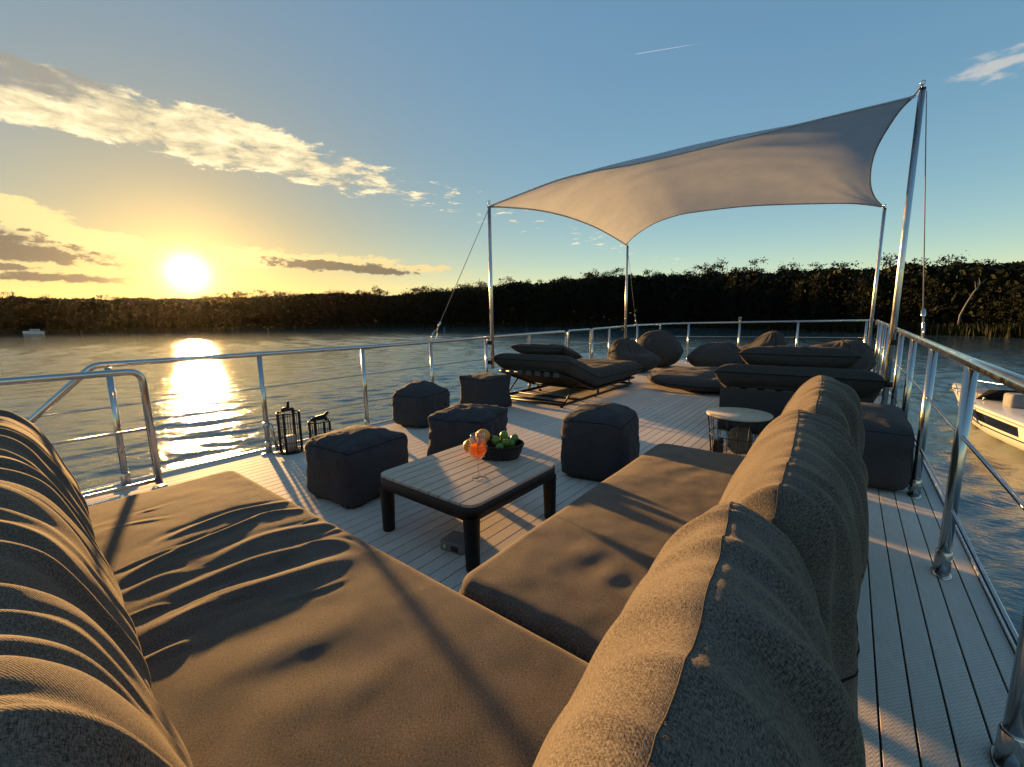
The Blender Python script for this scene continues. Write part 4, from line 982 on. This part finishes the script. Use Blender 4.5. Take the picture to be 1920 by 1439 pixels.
def table():
    o = thing('coffee_table', 'low black metal table with a slatted wood top and rounded corners', 'table', (-1.81, 1.84, 0)); hx, hy = .405, .41; ins = .012
    outer = rrect(-hx, hx, -hy, hy, .07); inner = rrect(-hx + .03, hx - .03, -hy + .03, hy - .03, .045); n = len(outer); z0, z1 = TZ - .085, TZ - .016
    V = [(x, y, z0) for x, y in outer] + [(x, y, z1) for x, y in outer] + [(x, y, z1) for x, y in inner] + [(x, y, z0) for x, y in inner]
    F = [(a * n + i, a * n + (i + 1) % n, ((a + 1) % 4) * n + (i + 1) % n, ((a + 1) % 4) * n + i) for a in range(4) for i in range(n)]
    obj('apron', (V, F), 'black_metal', o)
    ns = 10; wd = (2 * (hx - ins * .3)) / ns; plan = rrect(-hx + .003, hx - .003, -hy + .003, hy - .003, .068, 9)
    def ylim(x):
        r = .068; ax = abs(x); e = hx - .003
        return hy - .003 if ax < e - r else hy - .003 - r + math.sqrt(max(0, r * r - (ax - (e - r)) ** 2))
    for k in range(ns):
        a = -hx + .003 + k * (2 * hx - .006) / ns + .004; b = -hx + .003 + (k + 1) * (2 * hx - .006) / ns - .004
        xs_ = np.linspace(a if k else a - .004, b if k < ns - 1 else b + .004, 9); poly = [(x, -ylim(x)) for x in xs_] + [(x, ylim(x)) for x in xs_[::-1]]
        obj('slat', prism(poly, TZ - .0155, TZ, .0015), 'table_wood', o, False)
    for sx in (-1, 1):
        for sy in (-1, 1):
            poly = rrect(sx * (hx - .045) - .043, sx * (hx - .045) + .043, sy * (hy - .045) - .043, sy * (hy - .045) + .043, .040, 7)
            c = np.array([sx * (hx - .03), sy * (hy - .03)]); m_ = len(poly); V = []
            for z, k in ((.0, .80), (.008, .84), (.22, .96), (z0 - .02, 1.0), (z0 + .01, 1.0)): V += [(c[0] + (x - c[0]) * k, c[1] + (y - c[1]) * k, max(.0005, z)) for x, y in poly]
            F = [(a * m_ + i, a * m_ + (i + 1) % m_, (a + 1) * m_ + (i + 1) % m_, (a + 1) * m_ + i) for a in range(4) for i in range(m_)] + [tuple(range(m_ - 1, -1, -1))]
            obj('leg', (V, F), 'black_metal', o)
table()
def glass():
    x, y = -1.65, 1.75; o = thing('wine_glass', 'stemmed glass of orange spritz on the slatted table', 'glass', (x, y, TZ + .0005))
    KR, KZ = 1.25, 1.13
    prof = [(.0, .0), (.036, .0), (.036, .002), (.012, .006), (.0045, .012), (.004, .05), (.0042, .09), (.010, .098), (.030, .118), (.042, .142), (.0435, .158), (.040, .19), (.034, .235), (.0328, .2355), (.0386, .19), (.042, .158), (.0405, .143), (.029, .121), (.009, .102), (.0, .100)]
    obj('bowl_and_stem', lathe([(r_ * KR, z_ * KZ) for r_, z_ in prof], 40, caps=False), 'clear_glass', o)
    lq = [(.0, .1012), (.0085, .1035), (.0283, .1225), (.0397, .1435), (.0411, .158), (.0398, .174), (.0, .174)]
    obj('drink', lathe([(r_ * KR, z_ * KZ) for r_, z_ in lq], 36, caps=False), 'spritz', o)
    obj('straw', tube([(.004, .0, .15), (-.012, .006, .272)], .0045, 8), 'red_straw', o)
    sl_ = lathe([(.0, -.003), (.026, -.003), (.026, .003), (.0, .003)], 24, caps=False); V = [(v[0] * .5 + .012, v[2] + .0, v[1] + .225) for v in sl_[0]]
    obj('orange_slice', (V, sl_[1]), 'orange_peel', o)
glass()
def basket():
    cx, cy = -1.83, 2.13; o = thing('fruit_basket', 'oval black wicker basket on the slatted table', 'basket', (cx, cy, TZ + .001), math.radians(12)); rx, ry = .19, .14; parts = []
    V, F = [], []; n = 72; m = 11
    for j in range(m):
        t = j / (m - 1); k = .82 + .18 * t ** .8
        for i in range(n):
            a = 2 * math.pi * i / n; wv = .0035 * (1 if (i // 2 + j) % 2 else -1); V.append(((rx * k + wv) * math.cos(a), (ry * k + wv) * math.sin(a), .004 + t * .085))
    for j in range(m - 1):
        for i in range(n): l = (i + 1) % n; F.append((j * n + i, j * n + l, (j + 1) * n + l, (j + 1) * n + i))
    V2 = [(v[0] * .94, v[1] * .94, v[2] + .002) for v in V]; F2 = [tuple(len(V) + i for i in f[::-1]) for f in F]
    obj('woven_side', (V + V2, F + F2), 'black_wicker', o, False)
    for w_ in range(2):
        pts = [((rx * .985 + .004 * math.cos(a * 22 + w_ * 3.14)) * math.cos(a), (ry * .985 + .004 * math.cos(a * 22 + w_ * 3.14)) * math.sin(a), .092 + .005 * math.sin(a * 22 + w_ * 3.14)) for a in np.linspace(0, 2 * math.pi, 200)[:-1]]
        obj('rim', tube(pts, .0055, 6, True), 'black_wicker', o)
    V = [(.82 * rx * math.cos(a), .82 * ry * math.sin(a), z) for z in (0, .008) for a in np.linspace(0, 2 * math.pi, 40)[:-1]]; n = 39
    obj('bottom', (V, [(i, (i + 1) % n, n + (i + 1) % n, n + i) for i in range(n)] + [tuple(range(n - 1, -1, -1)), tuple(range(n, 2 * n))]), 'black_wicker', o)
    def fruit(name, label, cat, grp, px, py, dep, r, mat, lime=False):
        # centre: along the pixel's direction, at a depth that puts it inside the basket
        d = ray(px, py); h = d[:2] / np.linalg.norm(d[:2]); c0 = np.array([cx, cy]) + h * dep; t_ = (c0 @ h) / np.linalg.norm(d[:2]); p = CAM + d * t_
        q = thing(name, label, cat, tuple(p - np.array([0, 0, r])), random.random() * 6, grp); prof = []
        for k in range(15):
            a = -math.pi / 2 + math.pi * k / 14; rr = r * math.cos(a); z = r * math.sin(a) * (1.12 if lime else .97)
            if lime and k in (0, 14): z *= 1.08
            prof.append((max(rr, .0), r + z))
        obj('peel', lathe(prof, 26, caps=False), mat, q); obj('stem_scar', lathe([(.004, 2 * r * .985 + (.10 * r if lime else -.01 * r)), (.003, 2 * r * .99 + (.13 * r if lime else .0))], 8), 'trunk_bark', q); q.rotation_euler = (.5, .3, random.random() * 6)
    random.seed(5)
    G1 = 'oranges in the basket'; G2 = 'limes in the basket'
    fruit('orange', 'big orange lying on top of the fruit in the basket', 'orange', G1, 912, 817, .03, .052, 'orange_peel')
    fruit('orange', 'orange low at the front of the basket, right behind the glass', 'orange', G1, 908, 839, -.05, .047, 'orange_peel')
    fruit('orange', 'orange at the left end of the basket, seen through the glass', 'orange', G1, 887, 833, .02, .047, 'orange_peel')
    for (px, py, dep, lab) in ((942.5, 816.5, .02, 'topmost green lime in the basket'), (931.5, 826, .0, 'green lime touching the big orange in the basket'), (946, 829, -.02, 'green lime in the middle of the lime heap'), (960, 821, .05, 'green lime at the back right of the basket'), (959, 831.5, -.01, 'green lime at the right front rim of the basket'), (933, 838, -.06, 'lowest green lime at the front of the basket'), (949, 822, .07, 'green lime half hidden at the back of the heap')):
        fruit('lime', lab, 'lime', G2, px, py, dep, .029, 'lime_peel', True)
basket()
bx_ = thing('control_box', 'small grey box with a dark socket under the slatted table', 'box', (-1.67, 1.58, 0), math.radians(10))
obj('case', box(-.075, .075, -.065, .065, .001, .062, .006), 'grey_plastic', bx_); obj('socket_panel', box(-.0, .05, -.069, -.0655, .014, .046, .002), 'black_plastic', bx_); obj('switch', box(-.05, -.035, -.070, -.0655, .02, .042, .001), 'candle_wax', bx_)

# ------------------------------------------------------------------ lanterns
def lantern(label, x, y, R, H, rot, candle=True, handle_up=True):
    o = thing('lantern', label, 'lantern', (x, y, 0), rot, 'black wire lanterns by the railing'); n = 30
    for z in (.012, H * .27, H * .62, H * .97): obj('ring', tube([(R * math.cos(a), R * math.sin(a), z) for a in np.linspace(0, 6.2832, 33)[:-1]], .006 if z in (.012, H * .97) else .0035, 6, True), 'black_metal', o)
    wm = mesh_of('cage_wire', *tube([(R, 0, .01), (R, 0, H * .97)], .0022, 5), 'black_metal')
    for k in range(n): link('cage_wire', wm, o, None, 2 * math.pi * k / n)
    pm_ = mesh_of('upright', *box(R - .009, R + .005, -.010, .010, .002, H * 1.0, .002), 'black_metal')
    for k in range(4): link('upright', pm_, o, None, math.pi / 2 * k + .4)
    obj('base', lathe([(R, .001), (R, .014), (R * .3, .015)], 32), 'black_metal', o)
    if candle:
        c = obj('candle', lathe([(.045, .016), (.045, H * .40), (.038, H * .41), (.004, H * .405)], 24), 'candle_wax', o); obj('wick', tube([(0, 0, H * .40), (.002, 0, H * .43)], .0015, 5), 'black_plastic', c)
    hp = [(-R * .66, 0, H * .98), (-R * .56, .0, H * 1.045), (0, .0, H * 1.05), (R * .56, .0, H * 1.06), (R * .64, 0, H * .98)]
    hd_ = obj('handle', tube(catmull(hp, 6, False), .017, 8), 'black_metal', o)
    if handle_up: obj('grip', tube([(0, 0, H * 1.06), (0, .01, H * 1.24)], [.016, .011], 10), 'black_metal', o)
    else: obj('grip', tube([(-.03, 0, H * 1.08), (.05, 0, H * 1.14), (.09, 0, H * 1.26)], [.02, .018, .014], 10), 'black_metal', o)
lantern('taller black wire lantern with a candle, next to the rail post', -4.335, 1.86, .105, .42, .3)
lantern('shorter black wire lantern half hidden behind the big pouf', -4.20, 2.10, .105, .30, 1.1, False, False)
lantern('black metal lantern on the deck by the far boat side railing', .22, 8.0, .10, .42, .6, False, False)

# ------------------------------------------------------------------ wire side tables
def wire_table(label, x, y, R, H, wires=18):
    o = thing('wire_table', label, 'table', (x, y, 0), 0, 'round wire basket tables')
    obj('top', lathe([(R * .98, H - .020), (R, H - .016), (R, H - .004), (R * .985, H), (.0, H)], 56, caps=True), 'pale_wood', o)
    wm = mesh_of('wire', *tube([(R * .96, 0, H - .02), (R * .80, 0, .006)], .0036, 6), 'black_metal')
    for k in range(wires): link('wire', wm, o, None, 2 * math.pi * k / wires)
    for z, k in ((.006, .80), (H * .5, .88), (H - .024, .965)): obj('ring', tube([(R * k * math.cos(a), R * k * math.sin(a), z) for a in np.linspace(0, 6.2832, 49)[:-1]], .0040, 6, True), 'black_metal', o)
    return o
wire_table('round pale wood table on a black wire basket by the seat mattress', -.74, 4.32, .275, .40)
wire_table('round pale topped table half hidden among the far bean bags', -1.15, 10.6, .28, .47, 12)
bl = thing('sunlit_cushion', 'added block coloured like the sunlit side of a dark cushion, inside the wire basket table', 'blanket', (-.72, 4.36, .011), .4)  # added block; its brown is painted sunlight on a dark cushion
V, F, U = soft_box(.10, .075, .21, 61, n=20, wr=.04, ex=3.2); obj('cloth', (V, F), 'sunlit_fabric', bl, True, U)
kb = thing('small_box', 'little black box inside the wire basket table', 'box', (-.90, 4.30, .011), .3)
obj('case', box(-.045, .045, -.05, .05, 0, .10, .005), 'black_plastic', kb); obj('lid', box(-.047, .047, -.052, .052, .101, .115, .004), 'black_plastic', kb)

# ------------------------------------------------------------------ motorboat, far craft and buoys
def motorboat():
    p0 = onz(1806, 784, WATER_Z); p1 = onz(1960, 848, WATER_Z); ax = (p1 - p0)[:2]; ax /= np.linalg.norm(ax); ang_ = math.atan2(ax[1], ax[0])
    o = thing('motorboat', 'white motorboat with a dark hull window drifting beyond the railing', 'boat', (p0[0], p0[1], WATER_Z), ang_)
    Lb = 6.6; st = []
    for i in range(23):
        t = i / 22; b = 1.15 * min(1, (t / .55)) ** .62 if t > 0 else .0; b = max(b, .02) * (1 - .10 * max(0, t - .7)); xk = t * Lb
        rake = -1.0 * (1 - t) ** 3; zt = 1.22 - .18 * t; zc = .32 + .45 * (1 - t) ** 3
        st.append([(xk * 1, 0, -.28 * min(1, t * 4)), (xk + rake * .35, b * .72, zc * .55), (xk + rake * .6, b * .93, zc + .22), (xk + rake * .9, b * 1.0, zt - .12), (xk + rake, b * 1.03, zt)])
    V, F = [], []; m = 9
    for s in st: V += [(q[0], -q[1], q[2]) for q in s[::-1]] + [(q[0], q[1], q[2]) for q in s[1:]]
    for i in range(22):
        for j in range(m - 1): F.append((i * m + j, (i + 1) * m + j, (i + 1) * m + j + 1, i * m + j + 1))
    F.append(tuple(22 * m + j for j in range(m)))
    hb = obj('hull', (V, F), 'white_gelcoat', o)
    V2, F2 = [], []
    for i, s in enumerate(st):
        q = s[4]; V2 += [(q[0], -q[1], q[2]), (q[0], -q[1] * .8, q[2] + .06), (q[0], q[1] * .8, q[2] + .06), (q[0], q[1], q[2])]
    for i in range(22):
        for j in range(3): F2.append((i * 4 + j, (i + 1) * 4 + j, (i + 1) * 4 + j + 1, i * 4 + j + 1))
    obj('foredeck', (V2, F2), 'white_gelcoat', o)
    for sd in (-1, 1):
        obj('rub_rail', tube([(s[3][0], sd * (s[3][1] + .012), s[3][2] + .02) for s in st], .022, 6), 'grey_upholstery', o)
        def hp_(i, f): a, b = np.array(st[i][2]), np.array(st[i][3]); q = a + (b - a) * f; return (q[0], sd * (q[1] + .012), q[2])
        top = [hp_(i, .82) for i in range(7, 20)]; bot = [hp_(i, .12 + max(0, 9 - i) * .2) for i in range(7, 20)]; n = len(top)
        obj('hull_window', (top + bot, [(i, i + 1, n + i + 1, n + i) for i in range(n - 1)]), 'dark_glass', o)
        obj('bow_rail', tube(fillet([(.1 + i * .0, 0, 0) for i in range(0)] or [(-.75, sd * .05, 1.24), (-.3, sd * .3, 1.50), (1.6, sd * .95, 1.48), (1.9, sd * 1.0, 1.22)], .1), .015, 8), 'stainless', o)
    V, F, U = soft_box(.8, .62, .14, 71, n=14, wr=.004); obj('sun_pad', shift((V, F), (1.7, 0, 1.21)), 'grey_upholstery', o)
    obj('windscreen', ([(2.7, -.85, 1.2), (3.2, -.75, 1.62), (3.2, .75, 1.62), (2.7, .85, 1.2), (2.72, -.85, 1.2), (3.22, -.75, 1.62), (3.22, .75, 1.62), (2.72, .85, 1.2)], [(0, 1, 2, 3), (7, 6, 5, 4), (0, 4, 5, 1), (1, 5, 6, 2), (2, 6, 7, 3)]), 'dark_glass', o, False)
    obj('cockpit', box(2.75, 6.3, -.85, .85, 1.0, 1.14, .03), 'grey_upholstery', o); obj('helm_seat', box(3.6, 4.1, -.6, .6, 1.14, 1.6, .08), 'grey_upholstery', o)
    for sd in (-1, 1):
        for xk in (.9, 3.0): obj('cleat', join(tube([(xk - .12, sd * .78, 1.30), (xk + .12, sd * .78, 1.30)], .018, 8), tube([(xk, sd * .78, 1.2), (xk, sd * .78, 1.30)], .02, 8)), 'stainless', o)
        obj('waterline_stripe', tube([(s_[2][0], sd * (s_[2][1] * .985 + .008), s_[2][2] - .06) for s_ in st[2:]], .018, 6), 'dark_glass', o)
    obj('fender', lathe([(.03, .42), (.09, .48), (.10, .60), (.10, .88), (.05, .98), (.02, 1.02)], 14, 3.4, -1.24), 'blue_buoy', o); obj('fender_rope', tube([(3.4, -1.24, 1.0), (3.4, -1.1, 1.2)], .01, 6), 'rope', o)
    obj('mooring_rope', tube(catmull([(.9, -.78, 1.32), (1.3, -.5, 1.30), (1.6, -.75, 1.29), (1.2, -.95, 1.27), (.95, -.7, 1.29)], 6, False), .016, 6), 'rope', o)
    obj('anchor_roller', box(-1.35, -.8, -.06, .06, 1.18, 1.25, .02), 'stainless', o); obj('flag_staff', tube([(2.2, -.7, 1.25), (2.1, -.75, 1.95)], .012, 6), 'black_metal', o)
motorboat()
def far_boat():
    d = ray(62, 617); h = d[:2] / np.linalg.norm(d[:2]); p = h * 352; o = thing('cabin_cruiser', 'tiny white cabin boat at the foot of the wood far left', 'boat', (p[0], p[1], WATER_Z), math.atan2(h[1], h[0]) + 1.57)
    n = 9; V = []
    for z, k in ((-.1, .86), (1.3, 1.0)):
        for i in range(n): t = i / (n - 1); V.append((-4 + 8 * t, 1.3 * k * (1 - t ** 3), z + .3 * t))
        for i in range(n): t = 1 - i / (n - 1); V.append((-4 + 8 * t, -1.3 * k * (1 - t ** 3), z + .3 * t))
    m = 2 * n; obj('hull', (V, [(i, (i + 1) % m, m + (i + 1) % m, m + i) for i in range(m)] + [tuple(m + i for i in range(m))]), 'white_gelcoat', o, False)
    obj('cabin', box(-2.4, 1.4, -.9, .9, 1.3, 2.5, .15), 'white_gelcoat', o); obj('window_band', box(-2.2, 1.42, -.92, .92, 1.75, 2.2, .05), 'dark_glass', o)
far_boat()
for px, mat, s, lab in ((152, 'dark_buoy', .9, 'small dark buoy far left on the water near the cabin boat'), (502, 'dark_buoy', 1.0, 'small dark buoy on the water right of the sun glitter'), (833, 'blue_buoy', .8, 'small blue buoy on the water left of the slim pole')):
    d = ray(px, 619); h = d[:2] / np.linalg.norm(d[:2]); p = h * {152: 300, 502: 215, 833: 165}[px]; o = thing('buoy', lab, 'buoy', (p[0], p[1], WATER_Z - .2), 0, 'buoys on the lake')
    obj('float', lathe([(.5 * s, 0), (.62 * s, .3 * s), (.5 * s, .55 * s), (.15 * s, .6 * s)], 14), mat, o); obj('mast', lathe([(.12 * s, .6 * s), (.12 * s, 1.3 * s)], 8), mat, o); obj('top_mark', lathe([(.4 * s, 1.3 * s), (.45 * s, 1.75 * s), (.1 * s, 1.85 * s)], 12), mat, o)

# ------------------------------------------------------------------ thin even haze added to imitate lens glare around the sun
def haze():
    me = mesh_of('haze', *box(-620, 330, -160, 560, WATER_Z - 1.5, 60), 'earth', False); me.materials.clear()
    m = bpy.data.materials.new('glare_haze'); m.use_nodes = True; t = m.node_tree; t.nodes.clear(); o_ = t.nodes.new('ShaderNodeOutputMaterial'); v = t.nodes.new('ShaderNodeVolumePrincipled')
    v.inputs['Color'].default_value = (.98, .86, .68, 1); v.inputs['Density'].default_value = HAZE; v.inputs['Anisotropy'].default_value = .88
    t.links.new(v.outputs[0], o_.inputs['Volume']); me.materials.append(m); o = link('haze', me); tag(o, 'thin even haze added over the lake and the deck for the glare around the sun', 'haze', kind='stuff')
HAZE = 0.55e-5
haze()
